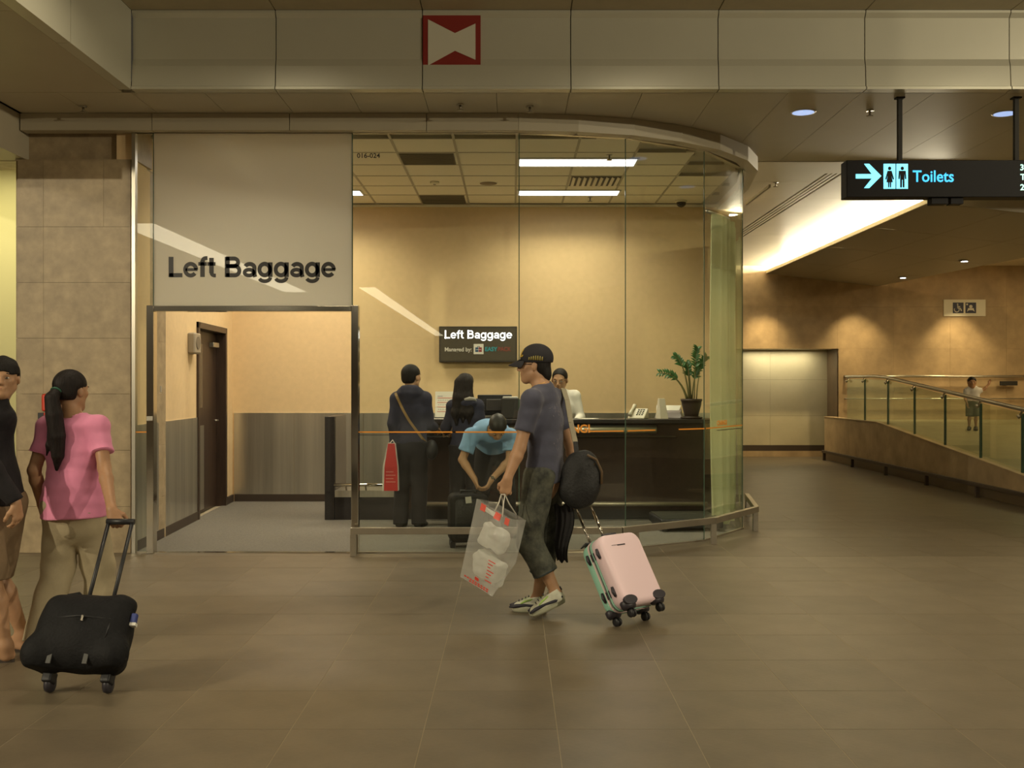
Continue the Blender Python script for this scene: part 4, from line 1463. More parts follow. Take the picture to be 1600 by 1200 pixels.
# calendar board
o = empty('desk_calendar', (-.77, 12.22, ZT2), (0, 0, R(0)), label='tall white calendar sheet with red lines standing on the counter', cat='calendar')
MB().box(-.115, .115, 0, .006, .0, .31).move(Matrix.Rotation(R(-8), 4, 'X')).build('sheet', mat('paper', (.75, .72, .62), .7), o)
ln = MB()
for z in (.075, .128, .18, .232):
    ln.box(-.09, .095, -.003, -.0005, z, z + .005)
ln.move(Matrix.Rotation(R(-8), 4, 'X')).build('red_line', mat('calendar_red', (.55, .05, .06), .6), o)
nb = MB()
for z in (.09, .143, .195):
    for x in range(7):
        nb.box(-.083 + .026 * x, -.068 + .026 * x, -.002, -.0005, z + .008, z + .018)
nb.box(-.09, -.03, -.002, -.0005, .25, .262)
nb.move(Matrix.Rotation(R(-8), 4, 'X')).build('printed_figures', mat('print_grey', (.45, .42, .40), .7), o)
MB().box(-.12, .12, -.01, .09, 0, .012).build('base', m_blk2, o, bevel=.003)
# monitor seen from behind and a printer
o = empty('computer_monitor', (-.20, 12.30, ZT2 - .0), label='black computer monitor seen from behind on the counter', cat='monitor')
MB().box(-.20, .20, 0, .05, .03, .27).build('casing', m_blk2, o, bevel=.012)
MB().box(-.10, .10, -.03, .0, .08, .22).build('rear_bulge', mat('monitor_back', (.035, .03, .027), .5), o, bevel=.012)
sl = MB()
for k in range(6):
    sl.box(-.18, -.11, -.004, .001, .06 + .03 * k, .07 + .03 * k)
sl.build('vent_slot', mat('monitor_slot', (.06, .05, .045), .5), o)
MB().lathe([(.11, 0), (.10, .012), (.03, .02), (.03, .04)], seg=20).build('stand', m_blk2, o, smooth=True)
o = empty('receipt_printer', (-.02, 12.15, ZT2), label='small black receipt printer with white lid on the counter', cat='printer')
MB().box(-.10, .10, -.10, .09, 0, .235).build('body', mat('printer_dark', (.04, .035, .03), .5), o, bevel=.012)
MB().box(-.085, .085, -.085, .06, .235, .25).build('lid', m_white, o, bevel=.005)
MB().box(.10, .26, -.02, .07, .0, .22).build('side_unit', mat('printer_grey', (.18, .17, .15), .5), o, bevel=.008)

# potted plant with glossy arching leaves
pc = (2.03, 12.02)
pl = empty('potted_plant', (pc[0], pc[1], ZT2), label='potted plant with arching glossy green leaves on the counter', cat='plant')
m_pot = mat('pot_brown', (.035, .02, .014), .5)
MB().lathe([(.115, 0), (.125, .015), (.125, .02), (.085, .02), (.10, .03)], seg=24).build('saucer', m_pot, pl, smooth=True)
MB().lathe([(.075, .02), (.085, .06), (.11, .16), (.115, .20), (.122, .20), (.122, .225), (.105, .225), (.10, .19)], seg=24).build('pot', m_pot, pl, smooth=True)
MB().lathe([(.103, .17), (.103, .198)], seg=20).build('soil', mat('soil', (.03, .018, .01), .9), pl)
m_leaf = mat('plant_leaf', (.045, .15, .040), .35, noise=(8, .35))
m_stem = mat('plant_stem', (.14, .13, .045), .5, noise=(6, .3))
leaf_me = bpy.data.meshes.new('leaf')
lv, lf_ = [], []
for i in range(6):
    t = i / 5
    w = .021 * math.sin(PI * min(1, t * 1.02 + .04)) ** .8
    z = .014 * math.sin(PI * t) - .02 * t * t
    lv += [(-w, .105 * t, z + .006), (0, .105 * t, z), (w, .105 * t, z + .006)]
for i in range(5):
    for k in (0, 1):
        lf_.append((3 * i + k, 3 * i + k + 1, 3 * i + k + 4, 3 * i + k + 3))
leaf_me.from_pydata(lv, [], lf_)
leaf_me.polygons.foreach_set('use_smooth', [True] * len(lf_))
leaf_me.materials.append(m_leaf)
rs = random.Random(3)
for (bx, by, tx, ty, tz, thick, n, first) in [(-.045, .0, -.36, -.03, .58, .016, 9, .55), (-.01, .02, -.05, .03, .64, .018, 11, .50), (.03, -.01, .055, -.05, .80, .007, 11, .50), (.055, .0, .165, -.01, .72, .007, 9, .55), (-.03, -.02, -.20, -.04, .74, .012, 8, .6), (.01, .03, .10, .05, .60, .010, 8, .5)]:
    pts = []
    for i in range(9):
        t = i / 8
        bend = t * t
        pts.append((bx + (tx - bx) * (.35 * t + .65 * bend), by + (ty - by) * bend, .19 + (tz - .19) * (1 - (1 - t) ** 1.5) - .06 * bend * (abs(tx - bx) / .3)))
    MB().tube(pts, [thick * (1 - .75 * i / 8) for i in range(9)], 7).build('stem', m_stem, pl, smooth=True)
    for i in range(n):
        t = first + (1 - first) * i / (n - 1)
        f_ = t * 8
        k = min(7, int(f_))
        p = Vector(pts[k]).lerp(Vector(pts[k + 1]), f_ - k)
        d = (Vector(pts[k + 1]) - Vector(pts[k])).normalized()
        for sgn in (-1, 1):
            side = d.cross(Vector((0, -1, .25))).normalized() * sgn
            dirv = (side * .8 + d * .65 + Vector((0, rs.uniform(-.35, .35), rs.uniform(-.05, .3)))).normalized()
            up = (Vector((0, -.75, .65))).normalized()
            xa_ = dirv.cross(up).normalized()
            up = xa_.cross(dirv)
            sc = rs.uniform(.6, .88) * (1 - .3 * (i / n))
            Mx = Matrix((xa_, dirv, up)).transposed().to_4x4()
            lo_ = bpy.data.objects.new('leaf', leaf_me)
            COL.objects.link(lo_)
            lo_.parent = pl
            lo_.matrix_local = Matrix.Translation(p) @ Mx @ Matrix.Scale(sc, 4)

# ------------------------------------------------------------------ curtain drawn together behind the curved glass
m_cur = thin_mat('curtain_cloth', (.60, .62, .36), .30, 0.0, .02, .4)
cu = empty('window_curtain', (2.25, 11.75, 0), label='pale green curtain gathered behind the curved end of the glass', cat='curtain')
vsn = []
NU, NV = 90, 26
for j in range(NV):
    v = j / (NV - 1)
    z = .03 + (3.30 - .03) * v
    squeeze = 1.0 - .22 * (1 - v) ** 1.6
    for i in range(NU):
        u = i / (NU - 1)
        # along the inside of the curved glass
        q0, q1, q2, q3 = Vector((2.12, 10.98)), Vector((2.52, 11.42)), Vector((2.63, 12.3)), Vector((2.72, 13.5))
        c_ = (1 - u) ** 3 * q0 + 3 * u * (1 - u) ** 2 * q1 + 3 * u * u * (1 - u) * q2 + u ** 3 * q3
        cc = Vector((2.46, 11.9))
        c_ = cc + (c_ - cc) * squeeze
        n = Vector((.85, -.5))
        am = .042 * (1.0 - .3 * v)
        w = am * math.sin(u * 2 * PI * 11 + .6 * math.sin(v * 4)) + .016 * math.sin(u * 2 * PI * 4.3 + 1 + v)
        c_ = c_ - n * (.055 + w)
        vsn.append((c_.x - 2.25, c_.y - 11.75, z))
fs = []
for j in range(NV - 1):
    for i in range(NU - 1):
        k = j * NU + i
        fs.append((k, k + 1, k + NU + 1, k + NU))
MB().add(vsn, fs).build('curtain_cloth', m_cur, cu, smooth=True)
MB().tube([(2.02 - 2.25, 11.0 - 11.75, 3.32), (2.34 - 2.25, 11.5 - 11.75, 3.32), (2.55 - 2.25, 12.6 - 11.75, 3.32), (2.65 - 2.25, 13.6 - 11.75, 3.32)], .02, 8).build('curtain_rod', m_satin, cu, smooth=True)

# ------------------------------------------------------------------ people
m_skin = mat('skin', (0.46, 0.265, 0.15), 0.5, noise=(20, .07), spec=.4)
m_skin_d = mat('skin_tan', (0.40, 0.22, 0.12), 0.5, noise=(20, .07), spec=.4)
m_lip = mat('lips', (0.30, 0.12, 0.085), 0.45)
m_hair = mat('black_hair', (0.010, 0.008, 0.007), 0.62, noise=(90, .5), stretch=(1, 1, .12), bump=(120, .35), spec=.25)
m_hair_b = mat('dark_brown_hair', (0.011, 0.007, 0.006), 0.6, noise=(90, .5), stretch=(1, 1, .12), bump=(120, .35), spec=.25)
m_eyew = mat('eye_white', (0.65, 0.60, 0.52), 0.3)
m_iris = mat('dark_iris', (0.012, 0.008, 0.006), 0.2)
Z = np.array((0, 0, 1.0))


def A(*p):
    return np.array(p, float)


def nrm(v):
    v = np.array(v, float)
    return v / np.linalg.norm(v)


def skeleton(h, f):
    f = nrm((f[0], f[1], 0))
    r = A(f[1], -f[0], 0)

    def g(a, b, c):
        return (r * a + f * b + Z * c) * h
    J = dict(f=f, r=r, h=h, pelvis=g(0, 0, .53), waist=g(0, .006, .61), chest=g(0, .0, .725), neck=g(0, -.014, .83), head=g(0, .012, .925))
    for s, n in ((1, 'r'), (-1, 'l')):
        J['sh_' + n] = g(.107 * s, -.008, .805)
        J['el_' + n] = g(.135 * s, -.03, .635)
        J['wr_' + n] = g(.138 * s, .015, .49)
        J['hip_' + n] = g(.05 * s, 0, .515)
        J['kn_' + n] = g(.054 * s, .014, .285)
        J['an_' + n] = g(.056 * s, -.018, .05)
        J['he_' + n] = g(.056 * s, -.05, 0)
        J['to_' + n] = g(.066 * s, .092, 0)
    J['hf'] = f
    J['hu'] = Z.copy()
    return J


def head_frame(J):
    hf = nrm(J['hf'])
    hu = nrm(J['hu'] - hf * float(J['hu'] @ hf))
    hr_ = np.cross(hf, hu)
    return hr_, hf, hu


def head_pt(J, x, y, z):
    hr_, hf, hu = head_frame(J)
    s = J.get('hs', 1.0)
    return J['head'] + (hr_ * x + hf * y + hu * z) * s


def add_head(fg, J):
    hr_, hf, hu = head_frame(J)
    s = J.get('hs', 1.0)
    Mx = np.stack([hr_, hf, hu], 1)

    def q(x, y, z):
        return head_pt(J, x, y, z)
    fg.ell(q(0, -.012, .032), A(.075, .094, .083) * s, Mx, k=.02)
    fg.ell(q(0, .022, -.028), A(.062, .066, .080) * s, Mx, k=.03)
    fg.cone(q(0, .058, -.092), q(0, .066, -.085), .021 * s, .02 * s, k=.025)
    for e in (-1, 1):
        fg.cone(q(.052 * e, -.005, -.05), q(.018 * e, .055, -.092), .02 * s, .02 * s, k=.025)
        fg.ell(q(.040 * e, .058, -.012), A(.022, .018, .02) * s, Mx, k=.02)
    fg.cone(q(-.034, .074, .026), q(.034, .074, .026), .013 * s, .013 * s, k=.015)
    for e in (-1, 1):
        fg.ell(q(.031 * e, .094, .006), A(.018, .014, .011) * s, Mx, k=.012, sub=True)
    fg.cone(q(0, .086, .016), q(0, .104, -.022), .008 * s, .012 * s, k=.012)
    for e in (-1, 1):
        fg.ell(q(.011 * e, .094, -.027), A(.008, .010, .007) * s, Mx, k=.008)
    fg.cone(q(-.019, .083, -.050), q(.019, .083, -.050), .007 * s, .007 * s, k=.008)
    fg.cone(q(-.015, .080, -.061), q(.015, .080, -.061), .008 * s, .008 * s, k=.008)
    for e in (-1, 1):
        ax = nrm(hr_ * e * .9 - hf * .45)
        up = nrm(hu * .95 - hf * .25)
        up = nrm(up - ax * float(up @ ax))
        fg.ell(q(.078 * e, -.012, -.004), A(.010, .020, .031) * s, np.stack([ax, np.cross(up, ax), up], 1), k=.008)
    fg.cone(J['neck'], q(0, -.022, -.06), J.get('neck_r', .058), .052 * s, k=.03)


def face_parts(root, J, brow=m_hair, eyes=True):
    hr_, hf, hu = head_frame(J)
    s = J.get('hs', 1.0)
    M4 = Matrix(np.stack([hr_, hf, hu], 1).tolist()).to_4x4()

    def at_(mb, x, y, z):
        return mb.move(Matrix.Translation(Vector(head_pt(J, x, y, z))) @ M4)
    if eyes:
        for e in (-1, 1):
            ey = at_(MB().ball((0, 0, 0), (.0130 * s, .010 * s, .0060 * s), 12, 8), .031 * e, .0775, .006).build('eye', m_eyew, root, smooth=True)
            at_(MB().ball((0, 0, 0), (.0062 * s, .004 * s, .0062 * s), 10, 6), .031 * e, .0855, .006).build('iris', m_iris, ey, smooth=True)
    for e in (-1, 1):
        at_(MB().tube([(-.017 * s, -.004 * s, -.001), (0, 0, .003 * s), (.017 * s, -.004 * s, -.001)], [.0025 * s, .004 * s, .0025 * s], 6), .032 * e, .0845, .029).build('eyebrow', brow, root, smooth=True)
    at_(MB().loft([[(x * s, -abs(x) * .35 * s + .0, z * s) for x, z in zip((-.021, -.010, 0, .010, .021, .010, 0, -.010), (0, .0055, .004, .0055, 0, -.007, -.009, -.007))],
                   [(x * .8 * s, .005 * s - abs(x) * .35 * s, z * .8 * s) for x, z in zip((-.021, -.010, 0, .010, .021, .010, 0, -.010), (0, .0055, .004, .0055, 0, -.007, -.009, -.007))]]), 0, .087, -.055).build('mouth', m_lip, root, smooth=True)


def add_torso(fg, J, off=0.0, wd=1.0, k=.035, shoulders=True, ratio=.64, low=True):
    h = J['h'] / 1.72
    up = nrm(J['chest'] - J['pelvis'])
    tf = J.get('tf', J['f'])
    tf = nrm(tf - up * float(tf @ up))
    hp, wa, ch = J.get('girth', (.158, .138, .155))
    hp, wa, ch = hp * h * wd + off, wa * h * wd + off, ch * h * wd + off
    kw = dict(k=k, ax=tf, ratio=ratio)
    if low:
        fg.cone(J['pelvis'] - up * .06 * h, J['pelvis'] + up * .0 * h, hp * .93, hp, **kw)
    fg.cone(J['pelvis'], J['waist'], hp, wa, **kw)
    fg.cone(J['waist'], J['chest'], wa, ch, **kw)
    top = J['neck'] - up * .05 * h
    fg.cone(J['chest'], J['chest'] * .35 + top * .65, ch, ch * .80, **kw)
    if shoulders:
        rs_ = .050 * h + off
        for n in 'lr':
            fg.cone(top + (J['sh_' + n] - top) * .1, J['sh_' + n], rs_ * 1.1, rs_, k=.04)
        fg.cone(top, J['neck'], .075 * h + off, .058 * h + off * .7, k=.04)
    return up, tf


def add_arm(fg, J, n, r=1.0, off=0.0):
    h = J['h'] / 1.72 * r
    fg.chain([J['sh_' + n], J['el_' + n]], [.047 * h + off, .039 * h + off], k=.03)
    mid = J['el_' + n] * .72 + J['wr_' + n] * .28
    fg.chain([J['el_' + n], mid, J['wr_' + n]], [.039 * h + off, .040 * h + off, .027 * h + off], k=.015)


def add_hand(fg, J, n, d, palm, curl=.5, scale=1.0, thumb=None, spread=.12):
    """d: wrist-to-fingers direction, palm: direction the palm faces, thumb: side the thumb leaves on"""
    w = J['wr_' + n]
    d = nrm(d)
    p = nrm(palm - d * float(np.dot(palm, d)))
    l = np.cross(p, d) * (1 if thumb is None else thumb)
    s = scale
    ax = p
    fg.cone(w, w + d * .03 * s, .026 * s, .030 * s, k=.02, ax=ax, ratio=.7)
    fg.cone(w + d * .03 * s - l * .013 * s, w + d * .078 * s - l * .018 * s, .024 * s, .022 * s, k=.012, ax=ax, ratio=.55)
    fg.cone(w + d * .03 * s + l * .013 * s, w + d * .080 * s + l * .018 * s, .024 * s, .022 * s, k=.012, ax=ax, ratio=.55)
    for i, (o, ln, r_) in enumerate([(.029, .068, .0088), (.010, .078, .0092), (-.010, .072, .0088), (-.029, .056, .0078)]):
        b = w + d * (.084 - abs(i - 1) * .003) * s + l * o * s
        a1, a2, a3 = curl * .9, curl * 2.0, curl * 2.7
        dd = [nrm(d * math.cos(a) + p * math.sin(a) + l * o * spread * 8) for a in (a1, a2, a3)]
        q1 = b + dd[0] * ln * .45 * s
        q2 = q1 + dd[1] * ln * .32 * s
        q3 = q2 + dd[2] * ln * .25 * s
        fg.chain([b, q1, q2, q3], [r_ * s, r_ * .95 * s, r_ * .88 * s, r_ * .78 * s], k=.004)
    b = w + d * .025 * s + l * .024 * s
    t1 = b + (l * .62 + d * .62 + p * .30) * .040 * s
    t2 = t1 + (l * .15 + d * .75 + p * .55) * .032 * s
    t3 = t2 + (-l * .1 + d * .70 + p * .65) * .022 * s
    fg.chain([b, t1, t2, t3], [.014 * s, .0115 * s, .010 * s, .0085 * s], k=.008)


def add_leg(fg, J, n, r=1.0, off=0.0):
    h = J['h'] / 1.72 * r
    fg.cone(J['hip_' + n], J['kn_' + n], .084 * h + off, .054 * h + off, k=.03)
    b = -J.get('ff_' + n, J['f'])
    mid = J['kn_' + n] * .66 + J['an_' + n] * .34 + b * .012
    fg.chain([J['kn_' + n], mid, J['an_' + n]], [.052 * h + off, .055 * h + off, .034 * h + off], k=.02)


def add_foot(fg, J, n, off=0.0, sc=1.0):
    he, to, an = J['he_' + n], J['to_' + n], J['an_' + n]
    d = nrm(to - he)
    u = nrm(Z - d * float(Z @ d)) if abs(d[2]) < .95 else nrm(J['f'])
    fg.cone(he + u * .034 + d * .03, an, .032 + off, .036 + off, k=.03)
    fg.cone(he + u * .034 + d * .035, to + u * .022 - d * .035, .034 + off, .030 + off, k=.03, ax=u, ratio=.72)
    fg.cone(an, to * .6 + he * .4 + u * .035, .034 + off, .030 + off, k=.03)
    for k_ in (-1, 1):
        fg.cone(to + u * .018 - d * .05 + np.cross(d, u) * .018 * k_, to + u * .015 - d * .018 + np.cross(d, u) * .02 * k_, .022 + off, .018 + off, k=.015)
    return d, u


def sleeve(fg, J, n, frac, r0, r1, k=.035):
    a, b = J['sh_' + n], J['sh_' + n] + (J['el_' + n] - J['sh_' + n]) * frac
    fg.cone(a, b, r0, r1, k=k, end='b')


def long_sleeve(fg, J, n, r0=.066, r1=.056, r2=.046, k=.035, cuff=.97):
    w = J['el_' + n] + (J['wr_' + n] - J['el_' + n]) * cuff
    fg.cone(J['sh_' + n], J['el_' + n], r0, r1, k=k)
    fg.cone(J['el_' + n], w, r1, r2, k=.02, end='b')


def trouser_leg(fg, J, n, rr, end=.97, k=.03):
    """rr: radii at hip, knee, hem"""
    kn, an = J['kn_' + n], J['an_' + n]
    e = kn + (an - kn) * end
    fg.cone(J['hip_' + n], kn, rr[0], rr[1], k=k)
    fg.cone(kn, e, rr[1], rr[2], k=.025, end='b')


def person(name_label, loc, J, group=None):
    return empty('person', (loc[0], loc[1], loc[2] if len(loc) > 2 else 0), label=name_label, cat='person', group=group)


def short_hair(J, z_front=.062, side=.0, nape=-.045, thick=1.0, scale=1.0):
    """cropped hair hugging the skull, open at the face"""
    hr_, hf, hu = head_frame(J)
    s = J.get('hs', 1.0)
    Mx = np.stack([hr_, hf, hu], 1)
    fg = Fig()
    c = head_pt(J, 0, -.016, .038)
    fg.ell(c, A(.0825, .1015, .0885) * s * thick, Mx, k=.01)
    fg.ell(head_pt(J, 0, -.052, -.02), A(.066, .056, .052) * s * thick, Mx, k=.03)
    o = J['head']

    def loc(X, Y, Z_):
        dx, dy, dz = X - o[0], Y - o[1], Z_ - o[2]
        return tuple((dx * a[0] + dy * a[1] + dz * a[2]) / s for a in (hr_, hf, hu))

    def face(X, Y, Z_):
        x, y, z = loc(X, Y, Z_)
        front = np.maximum(.045 - y, z - z_front + 2.2 * x * x * 4)        # the forehead and face
        temple = np.maximum(.004 - y, z - .026)                            # in front of the ear
        ear = np.maximum(-.030 - y, z - .012)
        low = z - nape
        d = np.minimum(np.minimum(front, temple), np.minimum(ear, low))
        return -d * s
    fg.cutfn(face)
    return fg


# ======== 1. man in a cap with the pink suitcase
YM = 7.05
f1 = A(-.906, .423, 0)
J = skeleton(1.76, f1)
L1 = A(.213, YM, 0)


def W(px, py, y):
    return np.array(P(px, py, y)) - L1


J.update(head=A(-.068, .03, 1.650), neck=A(-.012, .005, 1.500), hf=nrm((-1, .14, -.02)), hu=A(-.02, 0, 1),
         chest=A(.0, .01, 1.29), waist=A(.01, .0, 1.10), pelvis=A(.005, .0, .95),
         sh_l=A(-.085, -.175, 1.425), sh_r=A(.080, .170, 1.430),
         el_l=W(812, 700, 6.84), wr_l=W(793, 748, 6.80), el_r=A(.185, .22, 1.12), wr_r=A(.238, .205, .88),
         hip_l=A(-.035, -.085, .92), hip_r=A(.040, .085, .92),
         kn_l=A(-.10, -.10, .50), an_l=A(.075, -.105, .165), he_l=A(.135, -.10, .105), to_l=A(-.085, -.13, .012),
         kn_r=A(.025, .10, .49), an_r=A(-.045, .10, .085), he_r=A(.015, .09, .0), to_r=A(-.205, .10, .0))
J['ff_l'] = nrm((-1, .1, .4))
J['girth'] = (.150, .140, .160)
man = person('man in a dark cap and grey blue T-shirt walking with a carrier bag', L1, J)
fg = Fig()
add_torso(fg, J, off=-.008)
add_head(fg, J)
for n in 'lr':
    add_arm(fg, J, n)
    add_leg(fg, J, n, .97)
    add_foot(fg, J, n, -.008)
add_hand(fg, J, 'l', A(-.18, .05, -1), A(.25, 1, 0), curl=.85, thumb=1)
add_hand(fg, J, 'r', A(.0, -.1, -1), A(-.8, .5, 0), curl=.9, thumb=1)
fig_obj(fg, 'body', .0065, m_skin, man)
face_parts(man, J)
m_tee = mat('grey_blue_cotton', (0.062, 0.064, 0.100), 0.85, noise=(12, .18), bump=(300, .12), sheen=.2)
fg = Fig()
up, tf = add_torso(fg, J, off=.014, low=True)
for n in 'lr':
    sleeve(fg, J, n, .66, .068, .066)
fg.cone(J['neck'] + up * .0, J['neck'] + A(-.05, 0, .10), .064, .075, k=.01, sub=True)
fg.plane(J['pelvis'] + A(0, 0, -.075), A(.04, 0, -1))
fg.wrinkle(.0042, 24, 5, (1, 1, 1.5))
tee = fig_obj(fg, 't_shirt', .0075, m_tee, man)
# faded print on the back of the shirt
pr = MB()
rs = random.Random(5)
m_print = mat('faded_print', (0.17, 0.16, 0.19), .9, noise=(60, .5))
# collar rib
up_ = nrm(A(-.05, 0, .10))
ring = [J['neck'] + A(-.006, 0, .012) + (A(.9, .1, .35) * math.cos(a) * .066 + A(-.1, 1, 0) * math.sin(a) * .062) for a in [2 * PI * k / 24 for k in range(25)]]
MB().tube([tuple(p) for p in ring], .007, 6, cap=False).build('collar', mat('collar_navy', (.035, .034, .052), .85), tee, smooth=True)
ring = [J['neck'] + A(-.016, 0, .032) + (A(.9, .1, .3) * math.cos(a) * .060 + A(-.1, 1, 0) * math.sin(a) * .058) for a in [2 * PI * k / 24 for k in range(25)]]
MB().tube([tuple(p) for p in ring], .003, 6, cap=False).build('necklace', mat('gold_chain', (.75, .45, .12), .35, .6), man, smooth=True)
m_camo = mat('camouflage_denim', (0.036, 0.044, 0.044), 0.85, noise=(11, .75), bump=(200, .15), col2=(0.115, 0.118, 0.085))
m_denim = mat('faded_denim', (0.045, 0.055, 0.060), 0.85, noise=(40, .3), bump=(200, .2))
fg = Fig()
fg.cone(J['pelvis'] - A(0, 0, .03), J['pelvis'] + A(0, 0, .10), .146, .132, k=.04, ax=J['f'], ratio=.62)
trouser_leg(fg, J, 'l', (.106, .084, .084), .62)
trouser_leg(fg, J, 'r', (.104, .082, .080), .60)
fg.plane(J['pelvis'] + A(0, 0, .06), A(0, 0, 1))
fg.wrinkle(.005, 20, 8, (1, 1, 1))
sh = fig_obj(fg, 'cropped_trousers', .008, m_camo, man)
for n, e in (('l', .62), ('r', .60)):
    c = J['kn_' + n] + (J['an_' + n] - J['kn_' + n]) * e
    d = nrm(J['an_' + n] - J['kn_' + n])
    a1 = nrm(np.cross(d, A(.3, 1, 0)))
    a2 = np.cross(d, a1)
    rr = .080 if n == 'l' else .076
    MB().tube([tuple(c - d * .012 + (a1 * math.cos(t) + a2 * math.sin(t)) * rr) for t in [2 * PI * k / 24 for k in range(25)]], .0065, 6, cap=False).build('frayed_hem', m_denim, sh, smooth=True)
# trainers
m_shoe = mat('trainer_white', (.62, .62, .50), .5, noise=(30, .1))
m_shoe_d = mat('trainer_dark', (.035, .033, .045), .5)
m_lime = mat('trainer_lime', (.42, .62, .16), .5)
for n in 'lr':
    he, to, an = J['he_' + n], J['to_' + n], J['an_' + n]
    d = nrm(to - he)
    u = nrm(Z - d * float(Z @ d))
    sd = np.cross(d, u)
    fg = Fig()
    L_ = float(np.linalg.norm(to - he))
    fg.cone(he + d * .04 + u * .050, he + d * .045 + u * .092, .043, .043, k=.02)
    fg.cone(he + d * .04 + u * .045, to - d * .045 + u * .032, .043, .041, k=.03)
    fg.cone(he + d * .07 + u * .075, to - d * .09 + u * .045, .038, .036, k=.03)
    fg.plane(he + u * .026, -u)
    fg.plane(he + d * .06 + u * .108, nrm(u + d * .35))
    fg.cone(he + d * .052 + u * .09, he + d * .045 + u * .13, .033, .040, k=.006, sub=True)
    so_ = fig_obj(fg, 'trainer', .006, m_shoe, man)

    def outline(sc, k0, k1):
        pts = []
        for i in range(22):
            a = 2 * PI * i / 22
            x = math.cos(a)
            w = .044 * (1 + .12 * x) if x > 0 else .041
            pts.append(he + d * (L_ / 2 + (L_ / 2 + .006) * x * sc) + sd * (w * math.copysign(abs(math.sin(a)) ** .8, math.sin(a)) * sc))
        return pts
    o1 = outline(1, 0, 0)
    MB().loft([[tuple(p + u * .0) for p in outline(.94, 0, 0)], [tuple(p + u * .012) for p in o1], [tuple(p + u * .030) for p in outline(1.01, 0, 0)], [tuple(p + u * .034) for p in outline(.94, 0, 0)]]).build('sole', mat('sole_offwhite', (.42, .42, .30), .6), so_, smooth=True)
    for sg_ in (-1, 1):
        b = MB()
        q = [he + d * .005 + u * .05, he + d * .06 + u * .045, he + d * .13 + u * .050, he + d * .20 + u * .045, he + d * .245 + u * .036]
        b.tube([tuple(p + sd * sg_ * (.034 if i in (0, 4) else .040)) for i, p in enumerate(q)], [.008, .014, .010, .013, .007], 8)
        b.build('dark_overlay', m_shoe_d, so_, smooth=True)
        MB().tube([tuple(he + d * .09 + u * .088 + sd * sg_ * .033), tuple(he + d * .14 + u * .075 + sd * sg_ * .034), tuple(he + d * .17 + u * .058 + sd * sg_ * .036)], [.006, .008, .005], 8).build('lime_stripe', m_lime, so_, smooth=True)
    MB().tube([tuple(he + d * .004 + u * .085), tuple(he + d * .002 + u * .11)], [.018, .014], 8).build('heel_tab', m_shoe_d, so_, smooth=True)
    lc = MB()
    for k in range(4):
        c_ = he + d * (.115 + .022 * k) + u * (.103 - .010 * k)
        lc.tube([tuple(c_ - sd * .02), tuple(c_ + u * .006), tuple(c_ + sd * .02)], .0035, 6)
    lc.build('laces', m_shoe_d, so_, smooth=True)
# cap and hair
m_cap = mat('cap_black', (.016, .014, .018), .8, noise=(30, .2), bump=(300, .15))
hr_, hf, hu = head_frame(J)
Mx = np.stack([hr_, hf, hu], 1)
fg = Fig()
fg.ell(head_pt(J, 0, -.022, .052), A(.091, .112, .098), Mx)
fg.plane(head_pt(J, 0, 0, .022), nrm(-hu * 1 + hf * .02))
cap = fig_obj(fg, 'cap', .006, m_cap, man)
bv = []
for (zz_, top) in ((0, 0), (.004, 1)):
    for i in range(9):
        t = -1 + 2 * i / 8
        for (rad, ext) in ((0, 0), (1, 1)):
            x = .080 * t
            yb = .072 * math.sqrt(max(0, 1 - (t * .80) ** 2)) + .010
            y = yb + ext * (.088 * math.sqrt(max(0.02, 1 - (t * .97) ** 2)))
            z = .036 - .030 * ext - .022 * t * t * (1 - .2 * ext) + zz_ + .012 * (1 - ext)
            bv.append(tuple(head_pt(J, x, y, z)))
fs = []
for i in range(8):
    a = 2 * i
    fs += [(a, a + 1, a + 3, a + 2), (18 + a, 18 + a + 2, 18 + a + 3, 18 + a + 1), (a + 1, 18 + a + 1, 18 + a + 3, a + 3), (a, a + 2, 18 + a + 2, 18 + a)]
fs += [(0, 18, 19, 1), (16, 17, 35, 34)]
MB().add(bv, fs).build('peak', m_cap, cap, smooth=True)
m_gold = mat('gold_embroidery', (.55, .36, .03), .6)
# letter-like stripes on the front and a crest on the side, both embroidered
ec = head_pt(J, 0, -.022, .052)


def on_cap(x, z, side=-1, lift=1.012):
    """point on the cap crown; x runs back from the front centre as an angle in degrees, z up"""
    a = R(x)
    v = hf * math.cos(a) + hr_ * side * math.sin(a)
    rz_c = math.sqrt(max(0, 1 - (z / .098) ** 2))
    return ec + (hf * .112 * math.cos(a) + hr_ * side * .091 * math.sin(a)) * rz_c * lift + hu * z * lift


MB().tube([tuple(on_cap(22, .060)), tuple(on_cap(24, .035)), tuple(on_cap(25, .012))], .0045, 6).build('gold_embroidery', m_gold, cap, smooth=True)
MB().tube([tuple(on_cap(25, .010)), tuple(on_cap(36, .012)), tuple(on_cap(38, .022))], .0045, 6).build('gold_embroidery', m_gold, cap, smooth=True)
cr = MB()
for k in range(7):
    a = 68 + 7.5 * k
    cr.tube([tuple(on_cap(a, -.012 - .001 * k)), tuple(on_cap(a + 1, .004 + .010 * math.sin(PI * (k + .5) / 7)))], [.006, .0035], 6)
cr.build('gold_crest', mat('dull_gold', (.30, .24, .06), .6), cap, smooth=True)
fg = short_hair(J, nape=-.075, thick=.995)
fg.ell(head_pt(J, 0, -.085, -.055), A(.052, .034, .052), Mx, k=.02)
fg.plane(head_pt(J, 0, 0, .05), hu)
fig_obj(fg, 'hair', .006, m_hair, man)
